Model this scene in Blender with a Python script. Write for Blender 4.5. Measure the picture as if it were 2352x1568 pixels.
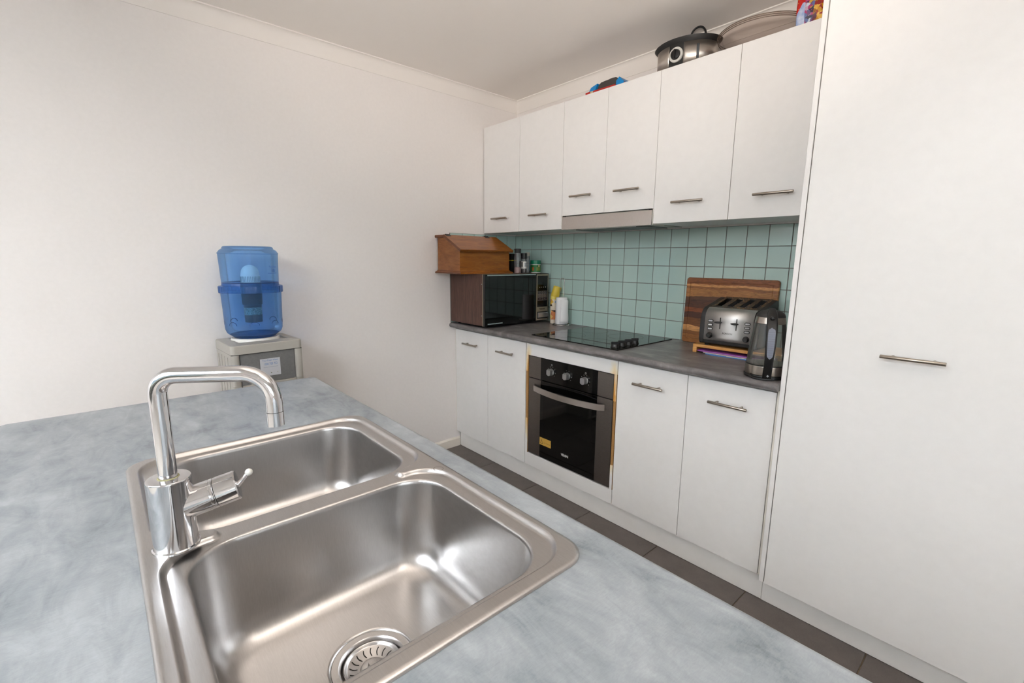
import bpy, bmesh, math, random
from mathutils import Vector, Matrix
from math import pi, sin, cos, radians as R

for o in list(bpy.data.objects):
    bpy.data.objects.remove(o)
S = bpy.context.scene
COL = S.collection

# ------------------------------------------------------------------ camera
cam = bpy.data.cameras.new('camera')
cam.sensor_width = 36.0
cam.lens = 36.0 * 1065.378 / 2352.0
cam.clip_start = 0.02
co = bpy.data.objects.new('camera', cam)
COL.objects.link(co)
yaw, pit, rol = R(-48.34216), R(-9.988725), R(0.499037)
fw = Vector((sin(yaw) * cos(pit), cos(yaw) * cos(pit), sin(pit)))
rt0 = Vector((cos(yaw), -sin(yaw), 0))
up0 = rt0.cross(fw)
rt = rt0 * cos(rol) + up0 * sin(rol)
up = up0 * cos(rol) - rt0 * sin(rol)
m = Matrix((rt, up, -fw)).transposed().to_4x4()
m.translation = Vector((2.639568, -2.378438, 1.326986))
co.matrix_world = m
S.camera = co

# ------------------------------------------------------------------ world, light, exposure
w = bpy.data.worlds.new('world')
S.world = w
w.use_nodes = True
nt = w.node_tree
sky = nt.nodes.new('ShaderNodeTexSky')
sky.sky_type = 'NISHITA'
sky.sun_disc = False
sky.sun_elevation = R(50)
sky.sun_rotation = R(20)
nt.links.new(sky.outputs[0], nt.nodes['Background'].inputs[0])
nt.nodes['Background'].inputs[1].default_value = 0.12

def area(name, loc, rot, sx, sy, power, col):
    l = bpy.data.lights.new(name, 'AREA')
    l.shape = 'RECTANGLE'
    l.size, l.size_y = sx, sy
    l.energy = power
    l.color = col
    o = bpy.data.objects.new(name, l)
    o.location = loc
    o.rotation_euler = rot
    COL.objects.link(o)
    return o

# daylight: the sky through the glazed doors behind the camera, and the window on the right-hand wall
area('daylight_window', (5.62, -2.9, 1.5), (R(90), 0, R(90)), 1.8, 1.2, 46, (0.96, 0.98, 1.0))
# bounced flash behind the camera, plus two added fill spots aimed at the ceiling
def bounce(name, loc, target, power, col, cone):
    l = bpy.data.lights.new(name, 'SPOT')
    l.energy = power
    l.color = col
    l.spot_size = R(cone)
    l.spot_blend = 0.8
    l.shadow_soft_size = 0.04
    o = bpy.data.objects.new(name, l)
    o.location = loc
    o.rotation_euler = (Vector(target) - Vector(loc)).to_track_quat('-Z', 'Y').to_euler()
    COL.objects.link(o)
bounce('flash_near', (2.80, -2.55, 1.45), (3.05, -1.70, 2.43), 300, (1.0, 0.96, 0.92), 50)
bounce('fill_ahead', (2.70, -2.62, 1.45), (1.9, -1.75, 2.43), 150, (1.0, 0.90, 0.80), 85)  # added spot, lifts the ceiling, wall tops and upper doors
bounce('fill_far', (2.70, -3.20, 1.50), (2.2, -4.80, 2.43), 2450, (0.82, 0.925, 1.03), 90)  # added spot, far back so the room lights evenly

S.view_settings.view_transform = 'Standard'
S.view_settings.look = 'None'
S.view_settings.gamma = 1.0
S.view_settings.use_curve_mapping = False
S.view_settings.exposure = 0.06
S.cycles.use_denoising = True
S.cycles.max_bounces = 10
S.cycles.diffuse_bounces = 6
S.cycles.transparent_max_bounces = 16
S.cycles.sample_clamp_indirect = 0.0
S.cycles.caustics_reflective = False
S.cycles.caustics_refractive = False

# ------------------------------------------------------------------ materials
def lin(c):
    return tuple(((v / 255.0) / 12.92 if v / 255.0 <= 0.04045 else ((v / 255.0 + 0.055) / 1.055) ** 2.4) for v in c)

def setin(b, name, v):
    if name in b.inputs:
        b.inputs[name].default_value = v

class N:
    """small node helper"""
    def __init__(self, m):
        self.t = m.node_tree
    def add(self, typ, **kw):
        n = self.t.nodes.new(typ)
        for k, v in kw.items():
            setattr(n, k, v)
        return n
    def link(self, a, b):
        self.t.links.new(a, b)
    def coord(self, scale=(1, 1, 1), rot=(0, 0, 0), out='Object'):
        tc = self.add('ShaderNodeTexCoord')
        mp = self.add('ShaderNodeMapping')
        mp.inputs['Scale'].default_value = scale
        mp.inputs['Rotation'].default_value = rot
        self.link(tc.outputs[out], mp.inputs['Vector'])
        return mp.outputs[0]
    def noise(self, vec, scale, detail=4, rough=0.55, dist=0.0):
        n = self.add('ShaderNodeTexNoise')
        n.inputs['Scale'].default_value = scale
        n.inputs['Detail'].default_value = detail
        n.inputs['Roughness'].default_value = rough
        n.inputs['Distortion'].default_value = dist
        if vec is not None:
            self.link(vec, n.inputs['Vector'])
        return n.outputs[0]
    def ramp(self, fac, stops, interp='LINEAR'):
        n = self.add('ShaderNodeValToRGB')
        cr = n.color_ramp
        cr.interpolation = interp
        while len(cr.elements) < len(stops):
            cr.elements.new(0.5)
        for e, (p, c) in zip(cr.elements, stops):
            e.position = p
            e.color = (*c, 1) if len(c) == 3 else c
        self.link(fac, n.inputs[0])
        return n.outputs[0]
    def mix(self, fac, a, b, mode='MIX'):
        n = self.add('ShaderNodeMix', data_type='RGBA', blend_type=mode)
        for sock, v in ((n.inputs[0], fac), (n.inputs[6], a), (n.inputs[7], b)):
            if hasattr(v, 'links'):
                self.link(v, sock)
            elif isinstance(v, (int, float)):
                sock.default_value = v
            else:
                sock.default_value = (*v, 1)
        return n.outputs[2]
    def math(self, op, a, b=0.0, c=None):
        n = self.add('ShaderNodeMath', operation=op)
        for i, v in enumerate((a, b) if c is None else (a, b, c)):
            if hasattr(v, 'links'):
                self.link(v, n.inputs[i])
            else:
                n.inputs[i].default_value = v
        return n.outputs[0]
    def sep(self, vec):
        n = self.add('ShaderNodeSeparateXYZ')
        self.link(vec, n.inputs[0])
        return n.outputs
    def bump(self, h, strength, dist=0.001):
        n = self.add('ShaderNodeBump')
        n.inputs['Strength'].default_value = strength
        n.inputs['Distance'].default_value = dist
        self.link(h, n.inputs['Height'])
        return n.outputs[0]

def mat(name, col, rough=0.5, metal=0.0, spec=0.5, coat=0.0):
    m = bpy.data.materials.new(name)
    m.use_nodes = True
    b = m.node_tree.nodes['Principled BSDF']
    b.inputs['Base Color'].default_value = (*lin(col), 1)
    b.inputs['Roughness'].default_value = rough
    b.inputs['Metallic'].default_value = metal
    setin(b, 'Specular IOR Level', spec)
    setin(b, 'Coat Weight', coat)
    setin(b, 'Coat Roughness', 0.05)
    return m

def nodes(m):
    return N(m), m.node_tree.nodes['Principled BSDF']

def noisy(name, c1, c2, scale, rough=0.5, metal=0.0, spec=0.5, stretch=(1, 1, 1), bump=0.0, detail=4, lo=0.35, hi=0.65):
    m = mat(name, c1, rough, metal, spec)
    n, b = nodes(m)
    v = n.coord(stretch)
    f = n.noise(v, scale, detail)
    n.link(n.ramp(f, [(lo, lin(c1)), (hi, lin(c2))]), b.inputs['Base Color'])
    if bump:
        n.link(n.bump(f, bump), b.inputs['Normal'])
    return m

def clear(name, tint, body, fac, rough=0.03, gloss=1.0):
    """thin see-through plastic or glass: tinted transmission, a little body colour, fresnel gloss"""
    m = bpy.data.materials.new(name)
    m.use_nodes = True
    t = m.node_tree
    t.nodes.clear()
    n = N(m)
    out = n.add('ShaderNodeOutputMaterial')
    tr = n.add('ShaderNodeBsdfTransparent')
    tr.inputs[0].default_value = (*tint, 1)
    df = n.add('ShaderNodeBsdfDiffuse')
    df.inputs[0].default_value = (*body, 1)
    m1 = n.add('ShaderNodeMixShader')
    m1.inputs[0].default_value = fac
    n.link(tr.outputs[0], m1.inputs[1])
    n.link(df.outputs[0], m1.inputs[2])
    gl = n.add('ShaderNodeBsdfGlossy')
    gl.inputs['Roughness'].default_value = rough
    fr = n.add('ShaderNodeLayerWeight')
    fr.inputs[0].default_value = 0.25
    m2 = n.add('ShaderNodeMixShader')
    n.link(n.math('MULTIPLY_ADD', fr.outputs['Fresnel'], gloss, 0.02), m2.inputs[0])
    n.link(m1.outputs[0], m2.inputs[1])
    n.link(gl.outputs[0], m2.inputs[2])
    n.link(m2.outputs[0], out.inputs[0])
    return m

M = {}
M['wall'] = noisy('wall_paint', (236, 231, 228), (238, 233, 230), 60, 0.75, bump=0.03)
M['ceiling'] = mat('ceiling_paint', (240, 235, 230), 0.85)
M['cornice'] = mat('cornice_paint', (238, 233, 228), 0.7)
M['trim'] = mat('gloss_trim_paint', (236, 229, 219), 0.4)
M['melamine'] = noisy('white_melamine', (233, 231, 229), (235, 233, 231), 30, 0.38, spec=0.45)
M['edge'] = mat('melamine_edge_strip', (226, 221, 212), 0.45)
M['carcass'] = mat('carcass_board', (222, 217, 210), 0.6)
M['kick'] = noisy('kickboard_melamine', (238, 236, 233), (242, 240, 237), 9, 0.45)
M['dark'] = mat('dark_gap', (16, 15, 14), 0.7)
M['black'] = mat('black_plastic', (19, 19, 20), 0.38)
M['satinblack'] = mat('satin_black_plastic', (30, 29, 29), 0.5)
M['blackglass'] = mat('black_glass', (7, 7, 7), 0.03, spec=0.6)
M['ovenwindow'] = mat('oven_window_glass', (13, 13, 12), 0.06, spec=0.5)
M['micglass'] = mat('microwave_door_glass', (9, 8, 8), 0.05, spec=0.5)
M['white'] = mat('white_print', (225, 225, 225), 0.6)
M['whiteplastic'] = mat('white_plastic', (228, 226, 220), 0.35)
M['chrome'] = mat('chrome', (214, 214, 216), 0.07, 1.0)
M['nickel'] = mat('brushed_nickel', (172, 163, 152), 0.28, 1.0)
M['alum'] = mat('aluminium_strip', (176, 190, 190), 0.45, 0.6)
M['champagne'] = mat('champagne_metal', (170, 160, 138), 0.45, 0.7)
M['silverplastic'] = mat('silver_plastic', (182, 179, 172), 0.40, 0.35)
M['greyplastic'] = noisy('grey_plastic', (104, 104, 104), (112, 112, 111), 80, 0.5)
M['knobsilver'] = mat('knob_silver', (190, 190, 192), 0.3, 0.8)
M['grout'] = mat('grout', (118, 112, 106), 0.85)
M['rubber'] = mat('rubber', (15, 15, 15), 0.7)

def steel(name, c1, c2, rough, stretch, aniso=0.5, bump=0.05):
    m = mat(name, c1, rough, 1.0)
    n, b = nodes(m)
    v = n.coord(stretch)
    f = n.noise(v, 60, 5, 0.65)
    n.link(n.ramp(f, [(0.3, lin(c1)), (0.7, lin(c2))]), b.inputs['Base Color'])
    g = n.noise(n.coord((1, 1, 1)), 9, 5, 0.6)
    n.link(n.math('MULTIPLY_ADD', g, 0.05, rough - 0.025), b.inputs['Roughness'])
    if bump:
        n.link(n.bump(f, bump, 0.0004), b.inputs['Normal'])
    setin(b, 'Anisotropic', aniso)
    return m
M['steel'] = steel('sink_stainless', (186, 184, 183), (195, 193, 192), 0.305, (1, 12, 1), 0.0, 0.0)
M['ovensteel'] = steel('oven_stainless', (126, 119, 115), (140, 133, 128), 0.36, (1, 1, 18), 0.0)
M['hoodsteel'] = steel('hood_stainless', (186, 178, 172), (200, 192, 186), 0.45, (14, 1, 1), 0.0)
M['toaststeel'] = steel('toaster_stainless', (204, 202, 200), (212, 210, 208), 0.46, (16, 1, 1), 0.0, 0.02)
M['kettlesteel'] = steel('kettle_stainless', (168, 160, 152), (180, 172, 164), 0.26, (1, 1, 16), 0.0)
M['cookersteel'] = steel('cooker_stainless', (206, 198, 190), (216, 208, 200), 0.36, (1, 1, 20), 0.0)

def laminate(name, stops, rough, spec, edge=None):
    m = mat(name, (150, 150, 150), rough, 0, spec)
    n, b = nodes(m)
    v = n.coord((1.0, 1.0, 1.0))
    big = n.noise(v, 4.2, 5, 0.55, 1.6)
    v2 = n.coord((1.0, 2.6, 2.6), (0, 0, R(28)))
    mid = n.noise(v2, 10, 7, 0.66, 0.7)
    fine = n.noise(n.coord((9, 2.5, 2.5), (0, 0, R(-35))), 34, 4, 0.65, 1.2)
    f = n.math('ADD', n.math('MULTIPLY', big, 0.46), n.math('ADD', n.math('MULTIPLY', mid, 0.40), n.math('MULTIPLY', fine, 0.14)))
    n.link(n.ramp(f, stops), b.inputs['Base Color'])
    n.link(n.bump(fine, 0.03, 0.0003), b.inputs['Normal'])
    return m
M['laminate'] = laminate('grey_laminate', [(0.36, lin((104, 110, 116))), (0.46, lin((133, 139, 144))), (0.54, lin((147, 152, 156))), (0.64, lin((164, 169, 173)))], 0.40, 0.4)
M['laminate_dark'] = laminate('dark_grey_laminate', [(0.36, lin((84, 80, 80))), (0.47, lin((106, 102, 102))), (0.56, lin((128, 124, 124))), (0.66, lin((164, 160, 160)))], 0.36, 0.5)

def tile_glass():
    m = mat('aqua_glass_tile', (150, 186, 178), 0.09, 0, 0.5)
    n, b = nodes(m)
    oi = n.add('ShaderNodeObjectInfo')
    n.link(n.ramp(oi.outputs['Random'], [(0.0, lin((174, 199, 193))), (1.0, lin((180, 205, 199)))]), b.inputs['Base Color'])
    return m
M['tile'] = tile_glass()

def floor_tile():
    m = mat('charcoal_floor_tile', (92, 85, 82), 0.5, 0, 0.4)
    n, b = nodes(m)
    a = n.noise(n.coord(), 7, 6, 0.6, 0.3)
    c = n.noise(n.coord((6, 1, 1)), 60, 3, 0.6)
    f = n.math('ADD', n.math('MULTIPLY', a, 0.7), n.math('MULTIPLY', c, 0.3))
    n.link(n.ramp(f, [(0.3, lin((94, 87, 83))), (0.7, lin((116, 108, 103)))]), b.inputs['Base Color'])
    n.link(n.bump(c, 0.1, 0.001), b.inputs['Normal'])
    return m
M['floor'] = floor_tile()
M['floorgrout'] = noisy('sandy_grout', (150, 128, 100), (120, 104, 84), 40, 0.9)

def wood(name, c1, c2, c3, scale, stretch, rough=0.35, spec=0.45):
    m = mat(name, c1, rough, 0, spec)
    n, b = nodes(m)
    g = n.noise(n.coord(stretch), scale, 7, 0.62, 1.2)
    h = n.noise(n.coord(tuple(s * 3.5 for s in stretch)), scale * 2.2, 4, 0.6, 0.2)
    f = n.math('ADD', n.math('MULTIPLY', g, 0.75), n.math('MULTIPLY', h, 0.25))
    n.link(n.ramp(f, [(0.32, lin(c1)), (0.5, lin(c2)), (0.68, lin(c3))]), b.inputs['Base Color'])
    n.link(n.bump(h, 0.06, 0.0005), b.inputs['Normal'])
    return m
M['stained'] = wood('stained_pine', (108, 58, 14), (142, 82, 24), (164, 102, 38), 6, (5, 0.8, 5), 0.3)
M['stained_x'] = wood('stained_pine_end', (104, 58, 24), (136, 82, 40), (154, 98, 54), 6, (1, 4, 4), 0.32)
M['vinylwood'] = wood('vinyl_woodgrain', (56, 36, 30), (84, 56, 46), (104, 72, 60), 9, (9, 6, 0.7), 0.42)
M['bamboo'] = wood('bamboo', (176, 122, 60), (200, 146, 80), (214, 164, 98), 12, (1, 8, 8), 0.4)
M['mdf'] = noisy('raw_chipboard', (150, 108, 58), (176, 134, 82), 260, 0.9)

def acacia():
    m = mat('acacia_board', (110, 62, 30), 0.38, 0, 0.4)
    n, b = nodes(m)
    v = n.coord()
    xyz = n.sep(v)
    zz = n.math('DIVIDE', n.math('ADD', xyz[2], n.math('MULTIPLY', n.math('SUBTRACT', n.noise(n.coord((3, 3, 8)), 2.2, 3), 0.5), 0.035)), 0.342)
    base = n.ramp(zz, [(0.0, lin((150, 98, 54))), (0.12, lin((128, 80, 42))), (0.19, lin((206, 150, 92))), (0.265, lin((118, 72, 38))), (0.38, lin((74, 40, 22))), (0.47, lin((128, 66, 30))), (0.55, lin((80, 46, 26))), (0.66, lin((88, 56, 34))), (0.72, lin((160, 108, 58))), (0.83, lin((138, 88, 46))), (0.865, lin((200, 142, 84))), (0.90, lin((132, 76, 38)))], 'CONSTANT')
    g = n.noise(n.coord((2.6, 2, 15)), 5, 8, 0.66, 2.4)
    gg = n.ramp(g, [(0.3, (0.30, 0.24, 0.2)), (0.5, (0.9, 0.88, 0.85)), (0.7, (1.25, 1.2, 1.1))])
    n.link(n.mix(0.85, base, gg, 'MULTIPLY'), b.inputs['Base Color'])
    return m
M['acacia'] = acacia()

M['bluebottle'] = clear('blue_bottle_plastic', (0.55, 0.77, 1.0), lin((124, 172, 232)), 0.16, 0.08, 0.6)
M['bluelower'] = clear('blue_tank_plastic', (0.45, 0.68, 0.96), lin((92, 148, 216)), 0.13, 0.08, 0.6)
M['bluedeep'] = clear('deep_blue_plastic', (0.26, 0.46, 0.80), lin((58, 112, 190)), 0.42, 0.12, 0.7)
M['kettleglass'] = clear('kettle_glass', (0.95, 0.95, 0.94), lin((190, 188, 182)), 0.13, 0.02, 1.0)
M['water'] = clear('water', (0.86, 0.87, 0.84), lin((150, 150, 140)), 0.10, 0.02, 0.6)
M['clearplastic'] = clear('clear_bowl_plastic', (0.78, 0.72, 0.68), lin((150, 128, 112)), 0.20, 0.06, 0.8)
M['jarglass'] = clear('jar_glass', (0.86, 0.86, 0.88), lin((160, 158, 162)), 0.24, 0.04, 0.9)
M['pane'] = clear('window_glass', (0.95, 0.97, 0.97), (0.8, 0.8, 0.8), 0.0, 0.0, 0.5)

# ------------------------------------------------------------------ mesh helpers
def link_obj(name, bm, m, parent=None, smooth=None, sharp=35, recalc=True):
    if recalc:
        bmesh.ops.recalc_face_normals(bm, faces=bm.faces)
    me = bpy.data.meshes.new(name)
    bm.to_mesh(me)
    bm.free()
    for x in (m if isinstance(m, (list, tuple)) else [m]):
        me.materials.append(x)
    if smooth is None or smooth:
        me.polygons.foreach_set('use_smooth', [True] * len(me.polygons))
        try:
            me.set_sharp_from_angle(angle=R(sharp))
        except Exception:
            pass
    o = bpy.data.objects.new(name, me)
    COL.objects.link(o)
    if smooth is None or smooth:
        wn = o.modifiers.new('normals', 'WEIGHTED_NORMAL')
        wn.keep_sharp = True
        wn.weight = 90
    if parent is not None:
        root = parent
        o.parent = parent
        while root.parent is not None:
            root = root.parent
        if not root.get('localspace'):
            inv = Matrix.Translation(-Vector(root.location))
            me.transform(inv)
    return o

def thing(name, label, cat, loc=(0, 0, 0), rotz=0.0, group=None, local=False):
    """Empty at the thing's base. local=False: children are given in room coordinates; local=True: in the thing's own."""
    o = bpy.data.objects.new(name, None)
    o.empty_display_size = 0.05
    COL.objects.link(o)
    o.location = loc
    o.rotation_euler = (0, 0, rotz)
    if local:
        o['localspace'] = True
    tag(o, label, cat, group)
    return o

def tag(o, label, cat, group=None):
    o['label'] = label
    o['category'] = cat
    if group:
        o['group'] = group
    return o

def struct(name, bm, m, parent=None, **kw):
    o = link_obj(name, bm, m, parent, **kw)
    if parent is None:
        o['kind'] = 'structure'
    return o

def box(bm, lo, hi, bev=0.0, seg=2, mi=0):
    vs = [bm.verts.new((x, y, z)) for x in (lo[0], hi[0]) for y in (lo[1], hi[1]) for z in (lo[2], hi[2])]
    idx = ((0, 1, 3, 2), (4, 6, 7, 5), (0, 4, 5, 1), (2, 3, 7, 6), (0, 2, 6, 4), (1, 5, 7, 3))
    fs = [bm.faces.new([vs[i] for i in q]) for q in idx]
    for f in fs:
        f.material_index = mi
    if bev > 0:
        es = list({e for f in fs for e in f.edges})
        r = bmesh.ops.bevel(bm, geom=es, offset=bev, segments=seg, profile=0.5, affect='EDGES')
        for f in r['faces']:
            f.material_index = mi
    return bm

def B(*args, **kw):
    bm = bmesh.new()
    return box(bm, *args, **kw)

def loft(bm, rings, close=True, cap0=False, cap1=False, mi=0):
    rv = [[bm.verts.new(p) for p in r] for r in rings]
    n = len(rings[0])
    for a, b in zip(rv[:-1], rv[1:]):
        for i in range(n if close else n - 1):
            j = (i + 1) % n
            try:
                f = bm.faces.new((a[i], a[j], b[j], b[i]))
                f.material_index = mi
            except ValueError:
                pass
    for c, r in ((cap0, rv[0]), (cap1, rv[-1])):
        if c:
            f = bm.faces.new(r)
            f.material_index = mi
    return rv

def lathe(bm, prof, n=40, c=(0, 0), z0=0.0, sx=1.0, sy=1.0, cap0=False, cap1=False, mi=0):
    rings = []
    for r, z in prof:
        rings.append([(c[0] + r * sx * cos(2 * pi * i / n), c[1] + r * sy * sin(2 * pi * i / n), z0 + z) for i in range(n)])
    return loft(bm, rings, True, cap0, cap1, mi)

def tube(bm, path, r, n=12, caps=True, radii=None):
    path = [Vector(p) for p in path]
    rings = []
    nrm = None
    for i, p in enumerate(path):
        t = (path[min(i + 1, len(path) - 1)] - path[max(i - 1, 0)]).normalized()
        if nrm is None:
            nrm = t.orthogonal().normalized()
        else:
            nrm = (nrm - t * nrm.dot(t)).normalized()
        bn = t.cross(nrm)
        rr = radii[i] if radii else r
        rings.append([p + (nrm * cos(2 * pi * k / n) + bn * sin(2 * pi * k / n)) * rr for k in range(n)])
    return loft(bm, rings, True, caps, caps)

def prism(bm, poly, a, b, axis='y', bev=0.0, seg=2, mi=0):
    """poly in the two other axes (x,z for y; y,z for x; x,y for z), extruded a..b"""
    def P(u, v, t):
        return {'y': (u, t, v), 'x': (t, u, v), 'z': (u, v, t)}[axis]
    va = [bm.verts.new(P(u, v, a)) for u, v in poly]
    vb = [bm.verts.new(P(u, v, b)) for u, v in poly]
    n = len(poly)
    fs = [bm.faces.new(va), bm.faces.new(vb[::-1])]
    for i in range(n):
        fs.append(bm.faces.new((va[i], vb[i], vb[(i + 1) % n], va[(i + 1) % n])))
    for f in fs:
        f.material_index = mi
    if bev:
        es = list({e for f in fs for e in f.edges})
        r = bmesh.ops.bevel(bm, geom=es, offset=bev, segments=seg, profile=0.5, affect='EDGES')
        for f in r['faces']:
            f.material_index = mi
    return bm

def sphere(bm, c, r, n=16, sz=1.0):
    mtx = Matrix.Translation(c) @ Matrix.Diagonal((1, 1, sz, 1))
    bmesh.ops.create_uvsphere(bm, u_segments=n, v_segments=n // 2, radius=r, matrix=mtx)
    return bm

def rrect(x0, x1, y0, y1, r, n=10, z=0.0):
    pts = []
    for cx, cy, a0 in ((x1 - r, y1 - r, 0), (x0 + r, y1 - r, 90), (x0 + r, y0 + r, 180), (x1 - r, y0 + r, 270)):
        for k in range(n + 1):
            a = R(a0 + 90.0 * k / n)
            pts.append((cx + r * cos(a), cy + r * sin(a), z))
    return pts

def arc(c, r, a0, a1, n):
    return [(c[0] + r * cos(R(a0 + (a1 - a0) * k / n)), c[1] + r * sin(R(a0 + (a1 - a0) * k / n))) for k in range(n + 1)]

def text(name, s, size, loc, rot, m, parent, sx=1.0, bold=0.0):
    cu = bpy.data.curves.new(name, 'FONT')
    cu.body = s
    cu.size = size
    cu.align_x = 'CENTER'
    cu.align_y = 'CENTER'
    cu.offset = bold
    cu.resolution_u = 3
    t = bpy.data.objects.new(name, cu)
    COL.objects.link(t)
    dg = bpy.context.evaluated_depsgraph_get()
    me = bpy.data.meshes.new_from_object(t.evaluated_get(dg))
    bpy.data.objects.remove(t)
    bpy.data.curves.remove(cu)
    from mathutils import Euler
    root = parent
    while root.parent is not None:
        root = root.parent
    off = Vector((0, 0, 0)) if root.get('localspace') else Vector(root.location)
    me.transform(Matrix.Translation(Vector(loc) - off) @ Euler(rot).to_matrix().to_4x4() @ Matrix.Diagonal((sx, 1, 1, 1)))
    me.name = name
    me.materials.clear()
    me.materials.append(m)
    o = bpy.data.objects.new(name, me)
    COL.objects.link(o)
    o.parent = parent
    return o

FRONT = (R(90), 0, 0)          # lettering on faces that look towards -y
SIDE = (R(90), 0, R(90))       # lettering on faces that look towards +x

def kids(o):
    return [c for c in bpy.data.objects if c.parent == o]

# ================================================================== ROOM
XR, YF, ZC = 5.5, -6.5, 2.429
floor = struct('floor', B((-0.1, YF - 0.1, -0.12), (XR + 0.1, 0.1, -0.006)), M['floorgrout'], smooth=False)
# individual floor tiles of the kitchen zone, sandy joints between them
tb = B((-0.2, -0.2, -0.006), (0.2, 0.2, 0.0), bev=0.0012, seg=1)
t0 = None
for j in range(9):
    for i in range(12):
        x = -0.2 + 0.0055 + 0.4035 * i - 0.01
        y = -0.33 - 0.4035 * j
        lo, hi = max(x - 0.2, 0.0), x + 0.2
        if hi < 0.02:
            continue
        if t0 is None and lo > 0.0:
            t0 = link_obj('tile', tb, M['floor'], floor)
            t0.location = (x, y, 0)
        elif lo <= 0.0:
            b = B((lo + 0.002, y - 0.2, -0.006), (hi, y + 0.2, 0.0), bev=0.0012, seg=1)
            link_obj('tile', b, M['floor'], floor)
        else:
            c = t0.copy()
            COL.objects.link(c)
            c.location = (x, y, 0)
# unseen rest of the floor, made pale to bounce light onto the ceiling
rest = bmesh.new()
box(rest, (0.0, YF, -0.006), (XR, -0.33 - 0.4035 * 8.5 - 0.004, 0.0))
link_obj('floor_covering', rest, noisy('bounce_carpet', (206, 198, 188), (188, 180, 170), 300, 0.95, bump=0.3), floor, smooth=False)

wall_left = struct('wall_left', B((-0.12, YF - 0.1, -0.1), (0.0, 0.12, ZC + 0.1)), M['wall'], smooth=False)
wall_back = struct('wall_back', B((0.0, 0.0, -0.1), (XR + 0.1, 0.12, ZC + 0.1)), M['wall'], smooth=False)
ceiling = struct('ceiling', B((-0.1, YF - 0.1, ZC), (XR + 0.1, 0.1, ZC + 0.12)), M['ceiling'], smooth=False)

def wall_with_hole(name, axis, pos, thick, a0, a1, h0, h1, z0, z1):
    bm = bmesh.new()
    for (u0, u1, v0, v1) in ((a0, h0, -0.1, ZC + 0.1), (h1, a1, -0.1, ZC + 0.1), (h0, h1, -0.1, z0), (h0, h1, z1, ZC + 0.1)):
        if v1 - v0 < 1e-4:
            continue
        if axis == 'y':
            box(bm, (u0, pos - thick, v0), (u1, pos, v1))
        else:
            box(bm, (pos, u0, v0), (pos + thick, u1, v1))
    return struct(name, bm, M['wall'], smooth=False)
wall_front = wall_with_hole('wall_front', 'y', YF, 0.1, -0.1, XR + 0.1, 0.4, 4.6, 0.02, 2.12)
wall_right = wall_with_hole('wall_right', 'x', XR, 0.1, YF - 0.1, 0.1, -3.8, -2.0, 0.9, 2.1)

def window(name, axis, pos, a0, a1, z0, z1, bars):
    bm = bmesh.new()
    t = 0.05
    def bx(u0, u1, v0, v1):
        if axis == 'y':
            box(bm, (u0, pos - 0.08, v0), (u1, pos - 0.02, v1), 0.004, 1)
        else:
            box(bm, (pos + 0.02, u0, v0), (pos + 0.08, u1, v1), 0.004, 1)
    bx(a0, a1, z0, z0 + t); bx(a0, a1, z1 - t, z1)
    for k in range(bars + 1):
        u = a0 + (a1 - a0 - t) * k / bars
        bx(u, u + t, z0 + t, z1 - t)
    f = struct(name, bm, M['trim'])
    for k in range(bars):
        u0 = a0 + (a1 - a0 - t) * k / bars + t
        u1 = a0 + (a1 - a0 - t) * (k + 1) / bars
        if axis == 'y':
            p = B((u0, pos - 0.053, z0 + t), (u1, pos - 0.047, z1 - t))
        else:
            p = B((pos + 0.047, u0, z0 + t), (pos + 0.053, u1, z1 - t))
        link_obj('pane', p, M['pane'], f, smooth=False)
window('window_1', 'y', YF, 0.4, 4.6, 0.02, 2.12, 3)
window('window_2', 'x', XR, -3.8, -2.0, 0.9, 2.1, 2)

# coved cornice
def cove():
    pts = [(0.0, 2.352), (0.004, 2.352), (0.0045, 2.3575)]
    for k in range(9):
        a = R(5 + 80 * k / 8)
        pts.append((0.0335 - 0.028 * cos(a), 2.3575 + 0.066 * sin(a)))
    pts += [(0.0366, 2.4235), (0.0366, ZC), (0.0, ZC)]
    return pts
cb = bmesh.new()
prism(cb, cove(), YF, 0.0, 'y')
struct('trim_1', cb, M['cornice'], sharp=30)
cb = bmesh.new()
prism(cb, [(-u, v) for u, v in cove()], 0.0, XR, 'x')
struct('trim_2', cb, M['cornice'], sharp=30)
# skirting
bb = bmesh.new()
prism(bb, [(0.0, 0.0), (0.013, 0.0), (0.013, 0.055), (0.006, 0.066), (0.0, 0.066)], YF, -0.5335, 'y')
struct('baseboard_left', bb, M['trim'], sharp=20)

# ------------------------------------------------------------------ wall tiles
gb = B((0.0, -0.0042, 0.9), (2.073, 0.0, 1.5))
link_obj('grout_bed', gb, M['grout'], wall_back, smooth=False)
gl = B((0.0, -0.596, 0.9), (0.0042, -0.0042, 1.5))
link_obj('grout_bed', gl, M['grout'], wall_left, smooth=False)
def tile_mesh(w, h, ax):
    if ax == 'y':
        return B((0, -0.0068, 0), (w, -0.003, h), bev=0.0014, seg=2)
    return B((0.003, 0, 0), (0.0068, w, h), bev=0.0014, seg=2)
protos = {}
def put_tile(ax, u, w, z, par):
    key = (ax, round(w, 4))
    if key not in protos:
        o = link_obj('tile', tile_mesh(w, 0.0968, ax), M['tile'], par)
        protos[key] = o
    else:
        o = protos[key].copy()
        COL.objects.link(o)
    o.location = (u, 0, z) if ax == 'y' else (0, u, z)
for r in range(6):
    z = 0.9 + 0.1 * r + 0.0016
    put_tile('y', 0.0076, 0.0658, z, wall_back)
    for k in range(20):
        wd = 0.0968 if 0.175 + 0.1 * k < 2.08 else 0.09
        put_tile('y', 0.0766 + 0.1 * k, 0.0968 if k < 19 else 0.0948, z, wall_back)
    for k in range(6):
        y0 = -0.594 + 0.1 * k + 0.0016
        put_tile('x', y0, 0.0968 if k < 5 else 0.085, z, wall_left)

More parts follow.
